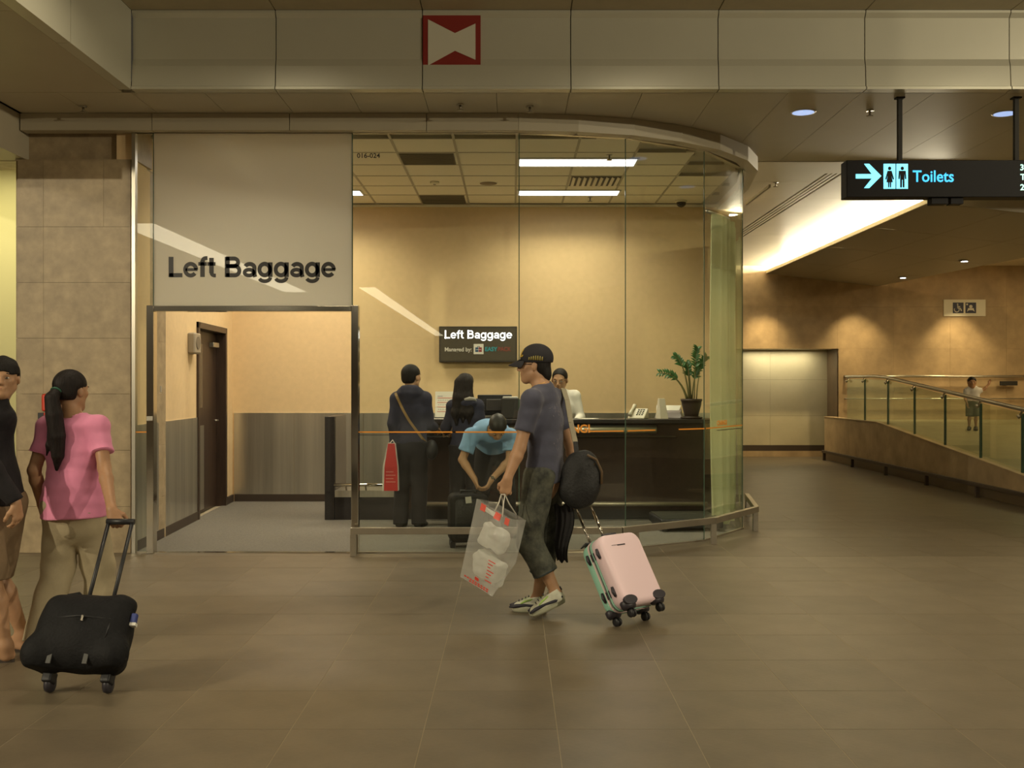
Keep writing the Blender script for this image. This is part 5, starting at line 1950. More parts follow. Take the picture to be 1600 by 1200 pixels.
# spectacles
sp_ = MB()
for e in (-1, 1):
    sp_.tube([tuple(head_pt(J, .031 * e + .021 * math.cos(a), .099 - .004 * abs(math.cos(a)), .004 + .015 * math.sin(a))) for a in [2 * PI * k / 16 for k in range(17)]], .0014, 5, cap=False)
    sp_.tube([tuple(head_pt(J, .052 * e, .094, .010)), tuple(head_pt(J, .074 * e, .05, .012)), tuple(head_pt(J, .081 * e, -.012, .012))], .0018, 5)
sp_.tube([tuple(head_pt(J, -.010, .102, .006)), tuple(head_pt(J, .010, .102, .006))], .0014, 5)
sp_.build('spectacles', m_blk2, man, smooth=True)
# print strokes on the back, set on the cloth
bk_n = -J['f']
pz = MB()
for k in range(46):
    zc = rs.uniform(1.05, 1.40)
    xo = rs.gauss(.0, .045)
    c_ = A(0, 0, 0) + J['r'] * xo + Z * zc
    pz.tube([tuple(c_), tuple(c_ + J['r'] * rs.uniform(-.02, .02) + Z * rs.uniform(-.03, .03))], .0025, 4)
pz_v = [np.array(v) for v in pz.v]
dg = bpy.context.evaluated_depsgraph_get()
dg.update()
ok = tee.evaluated_get(dg)
nv = []
for v in pz_v:
    o_ = v + bk_n * .6
    hit, loc_, no_, _ = ok.ray_cast(Vector(o_), Vector(-bk_n))
    nv.append(tuple(np.array(loc_) + bk_n * .0015) if hit else tuple(v))
pz.v = nv
pz.build('faded_print', m_print, tee)

# ---- the carrier bag in his left hand
m_poly = thin_mat('clear_polythene', (.78, .78, .74), .4, .70, .10, .18)
HL = np.array(P(786, 775, 6.79))
TL, TR, BR, BL = P(745, 779, 6.86), P(799, 811, 6.66), P(769, 932, 6.66), P(719, 901, 6.86)
TL2, TR2, BR2, BL2 = P(772, 784, 7.0), P(822, 813, 6.82), P(806, 880, 6.82), P(752, 868, 7.0)
org = Vector(((BL.x + BR.x) / 2, 6.75, 0))
zb = min(BL.z, BR.z)
org.z = zb
bag = empty('carrier_bag', org, label='clear plastic carrier bag with red print hanging from the man\'s hand', cat='bag')
rs = random.Random(11)


def bag_wall(cs, n, m_, nout, bulge, zig):
    pts = []
    for j in range(m_ + 1):
        for i in range(n + 1):
            u, v = i / n, j / m_
            p = cs[0].lerp(cs[1], u).lerp(cs[3].lerp(cs[2], u), v)
            b = bulge * math.sin(PI * u) * math.sin(PI * min(1, v * 1.05)) + zig * (math.sin(9 * u + 7 * v + 3 * math.sin(5 * v)) + .6 * math.sin(17 * v - 11 * u)) * math.sin(PI * u) * .5
            pts.append(p + nout * b - org)
    fs = [(j * (n + 1) + i, j * (n + 1) + i + 1, (j + 1) * (n + 1) + i + 1, (j + 1) * (n + 1) + i) for j in range(m_) for i in range(n)]
    return pts, fs


nf = (TR - TL).cross(BL - TL).normalized()
if nf.y > 0:
    nf = -nf
ng = (TR2 - TR).cross(BR - TR).normalized()
if ng.x < 0:
    ng = -ng
w_ = MB()
w_.add(*bag_wall((TL, TR, BR, BL), 14, 20, nf, .022, .008))
w_.add(*bag_wall((TR, TR2, BR2, BR), 8, 20, ng, .018, .008))
w_.add(*bag_wall((TR2, TL2, BL2, BR2), 12, 16, -nf, .015, .008))
w_.add(*bag_wall((TL2, TL, BL, BL2), 8, 16, -ng, .012, .006))
w_.add(*bag_wall((BL, BR, BR2, BL2), 10, 8, Vector((0, 0, -1)), .01, .004))
w_.build('polythene_wall', m_poly, bag, smooth=True)
m_redp = mat('print_red', (.62, .06, .035), .5)


def on_front(u, v, lift=.004):
    p = TL.lerp(TR, u).lerp(BL.lerp(BR, u), v)
    b = .022 * math.sin(PI * u) * math.sin(PI * min(1, v * 1.05)) + .008 * (math.sin(9 * u + 7 * v + 3 * math.sin(5 * v)) + .6 * math.sin(17 * v - 11 * u)) * math.sin(PI * u) * .5
    return p + nf * (b + lift) - org


def patch(u0, u1, v0, v1, name, m__):
    b = MB()
    q = [on_front(u0, v0), on_front(u1, v0), on_front(u1, v1), on_front(u0, v1)]
    b.add([tuple(x) for x in q] + [tuple(x - nf * .002) for x in q], [(0, 1, 2, 3), (7, 6, 5, 4), (0, 4, 5, 1), (1, 5, 6, 2), (2, 6, 7, 3), (3, 7, 4, 0)])
    return b.build(name, m__, bag)


for (u0, u1) in ((.16, .30), (.58, .74), (.86, .97)):
    patch(u0, u1, .015, .10, 'red_tab', mat('tab_red', (.75, .10, .06), .5))
patch(.30, .58, .03, .085, 'white_band', mat('band_white', (.55, .54, .48), .5))
patch(.44, .56, .885, .925, 'red_emblem', m_redp)
for k in range(9):
    patch(.12 + .085 * k, .12 + .085 * k + .055, .945, .962, 'red_lettering', m_redp)
    if k > 1:
        patch(.12 + .085 * k, .12 + .085 * k + .06, .970, .985, 'red_lettering', m_redp)
for k in range(7):
    patch(.72, .90 - .05 * (k % 3), .60 + .042 * k, .612 + .042 * k, 'red_lettering', m_redp)
m_str = mat('bag_string', (.62, .58, .50), .6)
h0 = Vector(HL) - org
for (p, q) in ((on_front(.55, .03), on_front(.78, .03)), (TR2.lerp(TL2, .7) - org, TR2.lerp(TL2, .3) - org)):
    MB().tube([p, p.lerp(h0, .6) + Vector((-.004, 0, 0)), h0 + Vector((-.012, 0, .01)), h0 + Vector((.012, 0, .01)), q.lerp(h0, .6) + Vector((.004, 0, 0)), q], .0042, 7).build('handle_string', m_str, bag, smooth=True)


def bundle(px, py, y, sx, sy, sz, seed, label, tilt):
    c_ = P(px, py, y)
    fg = Fig()
    fg.box((0, 0, sz), (sx, sy, sz), .03, k=.03)
    rg = np.random.RandomState(seed)
    for k in range(3):
        fg.box(A(rg.uniform(-.4, .4) * sx, rg.uniform(-.3, .3) * sy, sz * rg.uniform(.85, 1.15)), A(sx, sy, sz) * A(.6, 1.0, .75), .03, np.array(Euler((rg.uniform(-.2, .2), rg.uniform(-.5, .5), 0)).to_matrix()), k=.02)
    fg.wrinkle(.008, 30, seed)
    fg.wrinkle(.004, 75, seed + 1)
    o = place('packed_parcel', fg.mesh('packed_parcel', .006), thin_mat('white_film', (.86, .86, .79), .25, .0, .12, .2), None, loc=(c_.x, c_.y, c_.z - sz), rot=(0, R(tilt), R(-43)))
    tag(o, label, 'parcel')
    return o


bundle(767, 838, 6.87, .105, .042, .078, 4, 'smaller white wrapped parcel, upper one inside the clear carrier bag', 22)
bundle(759, 885, 6.86, .122, .044, .088, 9, 'large white wrapped parcel at the bottom of the clear carrier bag', 22)

# ---- black holdall on his right shoulder with a jacket under it
dc = P(907, 748, 6.98)
duf = empty('shoulder_bag', (dc.x, 6.98, dc.z - .2), label='round black shoulder bag on a beige strap behind the man in the cap', cat='bag')
fg = Fig()
fg.ell((0, 0, .20), (.135, .085, .175), k=.03)
fg.ell((-.02, 0, .13), (.125, .085, .13), k=.03)
fg.ell((.03, .01, .27), (.09, .075, .12), k=.03)
fg.wrinkle(.006, 26, 3)
m_bagb = mat('bag_black', (.008, .008, .008), .65, noise=(40, .3), bump=(60, .25))
fig_obj(fg, 'bag_body', .009, m_bagb, duf)
st = [P(880, 607, 7.19), P(886, 625, 7.12), P(892, 660, 7.05), P(899, 692, 7.03)]
b = MB()
for a_, c_ in zip(st[:-1], st[1:]):
    b.obox(Vector(a_) - Vector(duf.location), Vector(c_) - Vector(duf.location), .036, .006, up=(.4, -1, .2))
b.build('strap', mat('strap_beige', (.36, .32, .22), .7), duf, smooth=False)
b = MB()
b.obox(P(899, 690, 7.03) - Vector(duf.location), P(902, 716, 7.0) - Vector(duf.location), .032, .006, up=(.4, -1, .2))
b.build('strap_end', m_bagb, duf)
MB().cbox((P(898, 712, 6.97) - Vector(duf.location)), (.03, .012, .02)).build('buckle', mat('buckle_grey', (.45, .42, .35), .4), duf)
MB().tube([(.04, -.06, .36), (.10, -.055, .33), (.137, -.045, .25), (.135, -.05, .17)], .008, 8).build('piping', mat('piping_brown', (.10, .06, .025), .6), duf, smooth=True)
MB().cbox((.085, -.092, .30), (.008, .006, .022)).build('zip_pull', m_chrome, duf)
# hanging dark jacket
jk = P(877, 828, 7.30)
jv, jf = [], []
NU, NV = 16, 16
for side in (0, 1):
    for j in range(NV):
        v = j / (NV - 1)
        for i in range(NU):
            u = i / (NU - 1)
            wdt = .125 * (1 - .35 * v + .08 * math.sin(5 * v))
            x = (u - .5) * wdt + .012 * math.sin(6 * v)
            y = (.028 * math.sin(PI * u) + .008 * math.sin(u * 22 + 3 * v)) * (1 if side == 0 else -1)
            jv.append((x, -y, .20 - .37 * v + .01 * math.sin(u * 12)))
for side in (0, 1):
    for j in range(NV - 1):
        for i in range(NU - 1):
            k = side * NU * NV + j * NU + i
            q = (k, k + 1, k + NU + 1, k + NU)
            jf.append(q if side == 1 else q[::-1])
jko = MB().add(jv, jf).build('hanging_jacket', mat('jacket_black', (.010, .009, .010), .8), None, smooth=True, loc=(jk.x, 7.03, jk.z))
tag(jko, 'black jacket hanging down from the shoulder bag behind the man', 'jacket')

# ---- pink and mint suitcase rolling behind him
m_pink = mat('suitcase_pink', (.88, .67, .72), .38, spec=.4)
m_minty = mat('suitcase_mint', (.30, .58, .45), .38)
m_char = mat('suitcase_charcoal', (.030, .026, .034), .45)
RZ, TI = R(40), R(32)
sw = .36
case = empty('trolley_suitcase', (.752, 6.80, 0.0), (0, 0, RZ), label='pink hard suitcase with mint green back shell rolling on its rear wheels', cat='suitcase')
TM = Matrix.Rotation(-TI, 4, 'X')       # lean towards the man


def tilt(mb):
    return mb.move(Matrix.Translation((0, 0, .0026)) @ TM)


def shell(x0, x1, y0, y1, z0, z1, r):
    b = MB()
    rings = []
    ys_ = [(y0, 1 if y0 < y1 else 0)]
    def rr(ins, y, rad):
        pts = []
        for (cx, cz, a0) in ((x1 - ins - rad, z1 - ins - rad, 0), (x0 + ins + rad, z1 - ins - rad, 90), (x0 + ins + rad, z0 + ins + rad, 180), (x1 - ins - rad, z0 + ins + rad, 270)):
            for k in range(6):
                a = R(a0 + 18 * k)
                pts.append((cx + rad * math.cos(a), y, cz + rad * math.sin(a)))
        return pts
    return rr


rr = shell(-sw / 2, sw / 2, 0, 0, .055, .535, .05)
ring = [rr(.035, -.215, .05), rr(.016, -.211, .058), rr(.005, -.200, .062), rr(0, -.180, .065), rr(0, -.112, .065)]
tilt(MB().loft(ring)).build('front_shell', m_pink, case, smooth=True)
ring = [rr(0, -.108, .065), rr(0, -.035, .065), rr(.005, -.014, .062), rr(.016, -.004, .058), rr(.035, 0, .05)]
tilt(MB().loft(ring)).build('rear_shell', m_minty, case, smooth=True)
for y, m__, nm in ((-.113, m_minty, 'zip_band'), (-.085, mat('band_pink', (.72, .52, .52), .45), 'zip_band')):
    tilt(MB().loft([rr(-.004, y, .066), rr(-.004, y + .012, .066)])).build(nm, m__, case, smooth=False)
tilt(MB().loft([rr(-.0015, -.102, .066), rr(-.0015, -.088, .066)])).build('seam', mat('seam_grey', (.10, .10, .09), .6), case)
for x in (-sw / 2, sw / 2):
    for z in (.17, .43):
        for (ya, yb) in ((-.175, -.135), (-.075, -.030)):
            tilt(MB().tube([(x * 1.02, (ya + yb) / 2, z - .032), (x * 1.055, (ya + yb) / 2, z), (x * 1.02, (ya + yb) / 2, z + .032)], [.009, .012, .009], 8)).build('corner_latch', m_char, case, smooth=True)
        for k in range(3):
            tilt(MB().cbox((x * 1.012, -.112 + .014 * k, z), (.006, .006, .05))).build('hinge_rib', m_char, case)
for x in (-1, 1):
    for (y, nm) in ((-.175, 'front'), (-.025, 'rear')):
        cx = x * (sw / 2 - .05)
        g = MB()
        g.loft([[(cx + .056 * math.cos(a) * q1, y + .042 * math.sin(a) * q1 * 1.0, z_) for a in [2 * PI * k / 14 for k in range(14)]] for (z_, q1) in ((.040, .8), (.055, 1.0), (.082, 1.02), (.092, .9))])
        hs_ = tilt(g).build('wheel_housing', m_char, case, smooth=True)
        ax_ = MB()
        for dx in (-.012, .012):
            ax_.lathe([(.012, -.007), (.026, -.006), (.028, 0), (.026, .006), (.012, .007)], seg=16).move(Matrix.Identity(4))
        wv = MB()
        for dx in (-.011, .011):
            wv.add(*(lambda m_: (m_.v, m_.f))(MB().lathe([(.010, -.008), (.026, -.007), (.028, 0), (.026, .007), (.010, .008)], seg=16).move(Matrix.Translation((cx + dx, y - .004, .012)) @ Matrix.Rotation(PI / 2, 4, 'Y'))))
        wv.obox((cx, y, .045), (cx, y - .004, .012), .010, .024)
        tilt(wv).build('wheel', m_blk2, case, smooth=True)
        if nm == 'front':
            g2 = MB().loft([[(cx + x * .0 + .058 * math.cos(a), -.216 + dy, .088 + .032 * math.sin(a)) for a in [2 * PI * k / 16 for k in range(16)]] for dy in (.02, -.004)])
            tilt(g2).build('corner_guard', m_char, case, smooth=False, bevel=.006)
hm = MB().tube([(-.06, -.13, .537), (-.055, -.13, .56), (.055, -.13, .56), (.06, -.13, .537)], .011, 8)
tilt(hm).build('top_grip', m_char, case, smooth=True)
for x in (-.07, .07):
    tilt(MB().tube([(x, -.012, .52), (x, -.012, .78)], .0095, 10)).build('handle_tube', m_chrome, case, smooth=True)
    tilt(MB().tube([(x, -.012, .78), (x, -.012, .93)], .007, 10)).build('handle_tube', m_chrome, case, smooth=True)
tilt(MB().tube([(-.08, -.012, .93), (.08, -.012, .93)], .014, 10)).build('handle_grip', m_char, case, smooth=True)
tilt(MB().cbox((-.02, -.2165, .45), (.07, .003, .007))).build('badge', m_char, case)
tilt(MB().cbox((-.055, -.2165, .452), (.10, .003, .002))).build('badge', m_char, case)
for k in range(5):
    tilt(MB().tube([(-.10 + .03 * k, -.05, .538), (-.13 + .035 * k, -.03, .552), (-.16 + .03 * k, .0 - .01 * k, .535)], [.012, .010, .004], 6)).build('ribbon', m_blk2, case, smooth=True)

# ======== 2. woman in pink
YP = 6.12
L2 = A(-2.525, YP, 0)
J = skeleton(1.60, A(.12, 1, 0))
J.update(head=A(-.02, .02, 1.487), neck=A(.0, -.012, 1.335), hf=nrm((.36, .93, -.03)), hu=A(0, 0, 1), hs=1.0,
         sh_r=A(.150, -.01, 1.285), sh_l=A(-.152, .01, 1.285), el_r=A(.215, -.10, 1.055), wr_r=A(.342, -.325, .845),
         el_l=A(-.212, -.035, 1.035), wr_l=A(-.205, .05, .83),
         hip_r=A(.083, .0, .83), hip_l=A(-.083, 0, .83), kn_r=A(.105, .10, .46), an_r=A(.12, .13, .085), he_r=A(.12, .10, .0), to_r=A(.14, .33, 0),
         kn_l=A(-.10, .02, .455), an_l=A(-.155, -.09, .10), he_l=A(-.165, -.13, .06), to_l=A(-.155, .08, 0.0))
J['girth'] = (.180, .146, .150)
J['neck_r'] = .05
woman = person('woman in a pink T-shirt with a long ponytail seen from behind', L2, J)
fg = Fig()
add_torso(fg, J, off=-.008)
add_head(fg, J)
for n in 'lr':
    add_arm(fg, J, n, 1.0)
    add_leg(fg, J, n, 1.0)
    add_foot(fg, J, n, -.01)
add_hand(fg, J, 'r', A(.45, -.35, -.85), A(0.1, .5, -.5), curl=.95, thumb=-1, scale=.95)
add_hand(fg, J, 'l', A(.1, .3, -1), A(1, -.1, 0), curl=.4, thumb=1, scale=.95)
fig_obj(fg, 'body', .0065, m_skin_d, woman)
face_parts(woman, J)
m_pinkc = mat('pink_cotton', (.74, .25, .42), .85, noise=(10, .06), bump=(300, .1), sheen=.2)
fg = Fig()
up, tf = add_torso(fg, J, off=.013)
for n in 'lr':
    sleeve(fg, J, n, .62, .057, .060)
fg.cone(J['neck'] + A(0, .0, .005), J['neck'] + A(.02, .02, .12), .060, .075, k=.01, sub=True)
fg.cone(J['pelvis'] + A(0, -.012, -.12), J['pelvis'] + A(0, 0, .06), .192, .172, k=.03, ax=J['f'], ratio=.80)
fg.plane(J['pelvis'] + A(0, 0, -.085), A(.03, 0, -1))
fg.wrinkle(.0045, 24, 2, (.6, .6, 2.2))
tee2 = fig_obj(fg, 't_shirt', .0075, m_pinkc, woman)
for n in 'lr':
    c = J['sh_' + n] + (J['el_' + n] - J['sh_' + n]) * .615
    d = nrm(J['el_' + n] - J['sh_' + n])
    a1 = nrm(np.cross(d, A(0, 1, 0)))
    a2 = np.cross(d, a1)
    MB().tube([tuple(c - d * .004 + (a1 * math.cos(t) + a2 * math.sin(t)) * (.0585)) for t in [2 * PI * k / 24 for k in range(25)]], .0035, 6, cap=False).build('sleeve_hem', m_pinkc, tee2, smooth=True)
m_khaki = mat('khaki_cotton', (.40, .335, .215), .85, noise=(8, .10), bump=(250, .12))
fg = Fig()
fg.cone(J['pelvis'] - A(0, .008, .085), J['pelvis'] + A(0, 0, .08), .166, .140, k=.03, ax=J['f'], ratio=.68)
for n in 'lr':
    trouser_leg(fg, J, n, (.094, .090, .088), 1.12)
    fg.ell(J['hip_' + n] + A(0, -.050, .0), (.082, .065, .085), k=.03)
fg.plane(J['pelvis'] + A(0, 0, .03), A(0, 0, 1))
fg.wrinkle(.005, 22, 12, (1, 1, 1.6))
tr_ = fig_obj(fg, 'trousers', .008, m_khaki, woman)
MB().tube([tuple(J['pelvis'] + A(.15 * math.cos(a) * 1.0, -.055 + -.075 * abs(math.sin(a)) * 0, -.10)) for a in []] or [(.06, -.135, .80), (.10, -.13, .80), (.14, -.11, .80)], .003, 5).build('pocket_seam', m_khaki, tr_, smooth=True)
m_shoe2 = mat('shoe_pale', (.40, .37, .30), .6)
for n in 'lr':
    fg = Fig()
    d, u = add_foot(fg, J, n, .010)
    fg.plane(J['he_' + n] + u * .002, -u)
    sh2 = fig_obj(fg, 'shoe', .007, m_shoe2, woman)
    c = (J['he_' + n] + J['to_' + n]) / 2
    sd = np.cross(d, u)
    MB().loft([[tuple(c + d * (.128 * math.cos(a)) + sd * (.044 * math.sin(a)) + u * z_) for a in [2 * PI * k / 18 for k in range(18)]] for z_ in (.0, .016)]).build('sole', mat('sole_dark', (.06, .05, .04), .7), sh2)
fg = short_hair(J, nape=-.05, thick=1.02)
fig_obj(fg, 'hair', .0065, m_hair_b, woman)
fg = Fig()
hr_, hf, hu = head_frame(J)
p0 = head_pt(J, -.005, -.105, .005)
pts = [p0, p0 + A(-.008, -.05, -.045), p0 + A(.004, -.05, -.14), p0 + A(.018, -.045, -.26), p0 + A(.020, -.04, -.37), p0 + A(.012, -.035, -.45)]
fg.chain(pts, [.026, .038, .046, .046, .034, .008], k=.004)
fg.chain([p0 + A(-.005, -.045, -.20), p0 + A(-.03, -.042, -.31), p0 + A(-.045, -.035, -.37)], [.018, .013, .004], k=.02)
fg.wrinkle(.0016, 70, 4, (1.4, 1.4, .08))
tail = fig_obj(fg, 'ponytail', .0065, m_hair_b, woman)
tdir = nrm(pts[1] - pts[0])
a1 = nrm(np.cross(tdir, Z))
a2 = np.cross(tdir, a1)
MB().tube([tuple(p0 + tdir * .012 + (a1 * math.cos(t) + a2 * math.sin(t)) * .029) for t in [2 * PI * k / 16 for k in range(17)]], .006, 6, cap=False).build('hair_tie', mat('tie_green', (.02, .10, .06), .6), tail, smooth=True)

# ---- her black wheeled bag
m_nyl = mat('black_nylon', (.007, .007, .008), .7, noise=(50, .3), bump=(80, .2), spec=.25)
tb = empty('wheeled_bag', (-2.14, 5.27, 0), (0, 0, R(-3)), label='soft black wheeled bag pulled by the woman in pink', cat='bag')
TB = Matrix.Translation((0, 0, .0375)) @ Matrix.Rotation(-R(33), 4, 'X')
fg = Fig()
hw = .232
for x in (-hw + .07, hw - .07):
    fg.cone((x, -.12, .10), (x * .97, -.11, .36), .075, .062, k=.03)
    fg.cone((x, -.06, .10), (x * .97, -.06, .37), .07, .05, k=.03)
fg.ell((0, -.11, .22), (.20, .115, .19), k=.08)
fg.ell((0, -.075, .24), (.215, .075, .19), k=.05)
for x in (-.19, .19):
    fg.ell((x * 1.06, -.15, .11), (.065, .07, .085), k=.04)
fg.ell((0, -.08, .38), (.17, .055, .030), k=.03)
fg.cone((-.20, -.09, .385), (.20, -.09, .375), .030, .030, k=.03)
fg.plane((0, 0, .035), (0, 0, -1))
fg.plane((0, .002, 0), (0, 1, 0))
fg.wrinkle(.006, 22, 21)
me = fg.mesh('bag_body', .009)
me.transform(TB)
place('bag_body', me, m_nyl, tb)


def tb_(mb):
    return mb.move(TB)


tb_(MB().tube([(-.19, -.125, .36), (-.1, -.16, .365), (0, -.17, .365), (.1, -.16, .365), (.19, -.125, .36)], .007, 6)).build('top_seam', m_blk2, tb, smooth=True)
for x in (-.155, .155):
    tb_(MB().tube([(x, -.150, .34), (x * 1.05, -.195, .26), (x * 1.02, -.205, .17)], .004, 6)).build('side_seam', m_blk2, tb, smooth=True)
tb_(MB().tube([(-.16, -.196, .27), (0, -.222, .275), (.16, -.196, .27)], .004, 6)).build('pocket_zip', m_blk2, tb, smooth=True)
tb_(MB().cbox((.03, -.226, .262), (.012, .006, .028))).build('zip_pull', m_chrome, tb)
for x in (-.065, .065):
    tb_(MB().tube([(x, -.012, .36), (x, -.012, .885)], .011, 8)).build('handle_tube', m_blk2, tb, smooth=True)
tb_(MB().tube([(-.075, -.012, .885), (.075, -.012, .885)], .017, 8)).build('handle_grip', m_blk2, tb, smooth=True)
for x in (-.15, .145):
    g = MB().cbox((x, -.035, .025), (.05, .075, .06))
    tb_(g).build('wheel_bracket', m_blk2, tb, bevel=.01)
    tb_(MB().lathe([(.012, -.016), (.040, -.015), (.044, 0), (.040, .015), (.012, .016)], seg=18).move(Matrix.Translation((x, -.012, .0)) @ Matrix.Rotation(PI / 2, 4, 'Y'))).build('wheel', m_char, tb, smooth=True)
for x in (-.10, .08):
    tb_(MB().cbox((x, -.19, .075), (.022, .008, .06))).build('webbing_tab', mat('webbing_grey', (.07, .07, .065), .6), tb)
tb_(MB().tube([(-.15, -.10, .385), (-.13, -.10, .425), (-.08, -.10, .435), (-.04, -.10, .40)], .012, 8)).build('carry_strap', m_nyl, tb, smooth=True)
lt = tb_(MB().cbox((.245, -.12, .30), (.03, .03, .05))).build('luggage_tag', mat('tag_blue', (.03, .05, .22), .5), tb, bevel=.006)
tb_(MB().cbox((.248, -.12, .268), (.03, .028, .016))).build('tag_edge', m_white, lt)

# ======== 3. man in black at the left edge
YL = 5.93
L3 = A(-2.90, YL, 0)
J = skeleton(1.69, A(-.85, .5, 0))
J.update(chest=A(-.055, 0, 1.23), waist=A(-.02, 0, 1.04), head=A(.06, .0, 1.56), hf=nrm((.30, -.95, -.03)), hs=.96, neck=A(.005, .01, 1.40),
         sh_l=A(-.085, -.15, 1.335), sh_r=A(-.015, .13, 1.335), el_l=A(.085, -.18, 1.06), wr_l=A(.20, -.15, .885),
         el_r=A(-.10, .2, 1.08), wr_r=A(-.25, .17, .98),
         kn_l=A(.03, -.08, .47), an_l=A(.11, -.08, .085), he_l=A(.15, -.08, 0), to_l=A(-.09, -.03, 0),
         kn_r=A(-.02, .08, .48), an_r=A(.10, .16, .09), he_r=A(.14, .15, 0), to_r=A(-.08, .19, .0))
man3 = person('man in a black jacket and khaki shorts at the left edge looking back', L3, J)
fg = Fig()
add_torso(fg, J, off=-.008)
add_head(fg, J)
for n in 'lr':
    add_arm(fg, J, n, .95)
    add_leg(fg, J, n, .97)
    add_foot(fg, J, n)
add_hand(fg, J, 'l', A(.1, .1, -1), A(-1, .3, 0), curl=.5, thumb=1)
add_hand(fg, J, 'r', A(-.4, 0, -.6), A(0, -1, 0), curl=.5, thumb=1)
fig_obj(fg, 'body', .0065, m_skin, man3)
face_parts(man3, J)
m_jkt = mat('black_fleece', (.011, .009, .012), .85, noise=(30, .3))
fg = Fig()
add_torso(fg, J, off=.020)
for n in 'lr':
    long_sleeve(fg, J, n, .072, .060, .044)
fg.cone(J['neck'] - A(0, 0, .01), J['neck'] + A(.01, -.01, .055), .072, .074, k=.02)
fg.cone(J['neck'] + A(0, 0, .03), J['neck'] + A(.02, -.02, .12), .060, .07, k=.005, sub=True)
fg.plane(J['pelvis'] + A(0, 0, -.045), A(0, 0, -1))
fg.wrinkle(.005, 22, 31)
fig_obj(fg, 'jacket', .008, m_jkt, man3)
fg = Fig()
fg.cone(J['pelvis'], J['pelvis'] + A(0, 0, .06), .168, .165, k=.03, ax=J['f'], ratio=.68)
fg.plane(J['pelvis'] + A(0, 0, -.068), A(0, 0, -1))
fg.plane(J['pelvis'] + A(0, 0, .03), A(0, 0, 1))
fig_obj(fg, 'white_undershirt', .008, mat('undershirt_white', (.55, .52, .46), .8), man3)
fg = Fig()
fg.cone(J['pelvis'] - A(0, 0, .05), J['pelvis'] + A(0, 0, .06), .162, .155, k=.04, ax=J['f'], ratio=.72)
for n in 'lr':
    fg.cone(J['hip_' + n], J['kn_' + n] - A(0, 0, .03), .112, .098, k=.03, end='b')
fg.plane(J['pelvis'] + A(0, 0, .03), A(0, 0, 1))
fg.wrinkle(.006, 22, 33)
fig_obj(fg, 'shorts', .008, mat('shorts_khaki', (.22, .15, .085), .85, noise=(12, .15)), man3)
for n in 'lr':
    he, to = J['he_' + n], J['to_' + n]
    d = nrm(to - he)
    sd = np.cross(d, Z)
    c = (he + to) / 2
    so_ = MB().loft([[tuple(c + d * (.135 * math.cos(a)) + sd * ((.046 if math.cos(a) > -.2 else .038) * math.sin(a)) + Z * z_) for a in [2 * PI * k / 18 for k in range(18)]] for z_ in (.0, .016)]).build('sandal_sole', mat('sandal_brown', (.05, .035, .025), .6), man3)
    MB().tube([tuple(c + d * .01 + sd * .045 + Z * .015), tuple(c + d * .05 + Z * .062), tuple(c + d * .02 - sd * .045 + Z * .015)], .010, 6).build('sandal_strap', mat('sandal_brown', (.05, .035, .025), .6), so_, smooth=True)
fg = short_hair(J, z_front=.046, nape=-.05, thick=1.07)
fg.wrinkle(.003, 60, 3)
fig_obj(fg, 'hair', .0065, m_hair, man3)


# ======== 4. customer in a navy hoodie
def backviewer(label, L, h, f, hf, extra, clothes, hair_m=m_hair, vox=.011, off=.03):
    J = skeleton(h, f)
    J['hf'] = nrm(hf)
    J['hs'] = h / 1.68
    J.update({k: np.array(v, float) for k, v in extra.items()})
    p = person(label, L, J)
    fg = Fig()
    add_torso(fg, J, off=-.008)
    add_head(fg, J)
    for n in 'lr':
        add_arm(fg, J, n, .95)
        add_leg(fg, J, n, .95)
    return p, J, fg


L4 = A(-1.085, 11.35, .006)
p4, J, fg = backviewer('customer in a navy hoodie with a tan cross-body strap at the counter', L4, 1.73, A(.12, 1, 0), A(.55, .83, 0),
                       dict(hs=1.1, head=A(.01, .03, 1.595), sh_r=A(.145, 0, 1.365), sh_l=A(-.145, 0, 1.365), el_r=A(.195, .06, 1.09), wr_r=A(.245, .20, 1.05), el_l=A(-.175, -.03, 1.10), wr_l=A(-.175, .02, .86), girth=(.140, .135, .145)), None)
add_hand(fg, J, 'r', A(.05, .8, -.3), A(0, 0, -1), curl=.3, thumb=1)
add_hand(fg, J, 'l', A(.0, .1, -1), A(1, 0, 0), curl=.9, thumb=1)
fig_obj(fg, 'body', .009, m_skin, p4)
face_parts(p4, J)
m_hood = mat('navy_fleece', (.026, .026, .048), .9, noise=(20, .2), bump=(120, .15))
fg = Fig()
add_torso(fg, J, off=.024)
for n in 'lr':
    long_sleeve(fg, J, n, .070, .060, .046)
fg.ell(J['neck'] + A(0, -.055, -.01), (.120, .070, .055), k=.03)
fg.cone(J['neck'] + A(-.085, -.01, .01), J['neck'] + A(.085, -.01, .01), .045, .045, k=.03)
fg.cone(J['neck'] + A(-.06, -.06, .035), J['neck'] + A(.06, -.06, .035), .042, .042, k=.03)
fg.cone(J['neck'], J['neck'] + A(.01, .02, .14), .058, .066, k=.01, sub=True)
fg.plane(J['pelvis'] + A(0, 0, -.11), A(0, 0, -1))
fg.wrinkle(.006, 20, 41)
fig_obj(fg, 'hooded_top', .010, m_hood, p4)
m_blkj = mat('black_trouser_cloth', (.012, .010, .012), .85, noise=(14, .2))


def trousers(p, J, m_, seed, vox=.011, rr=(.098, .085, .080), top=.0):
    fg = Fig()
    fg.cone(J['pelvis'] - A(0, 0, .05), J['pelvis'] + A(0, 0, .08), .150, .145, k=.04, ax=J['f'], ratio=.74)
    for n in 'lr':
        trouser_leg(fg, J, n, rr, 1.15)
    fg.plane(J['pelvis'] + A(0, 0, top), A(0, 0, 1))
    fg.wrinkle(.006, 20, seed)
    fig_obj(fg, 'trousers', vox, m_, p)


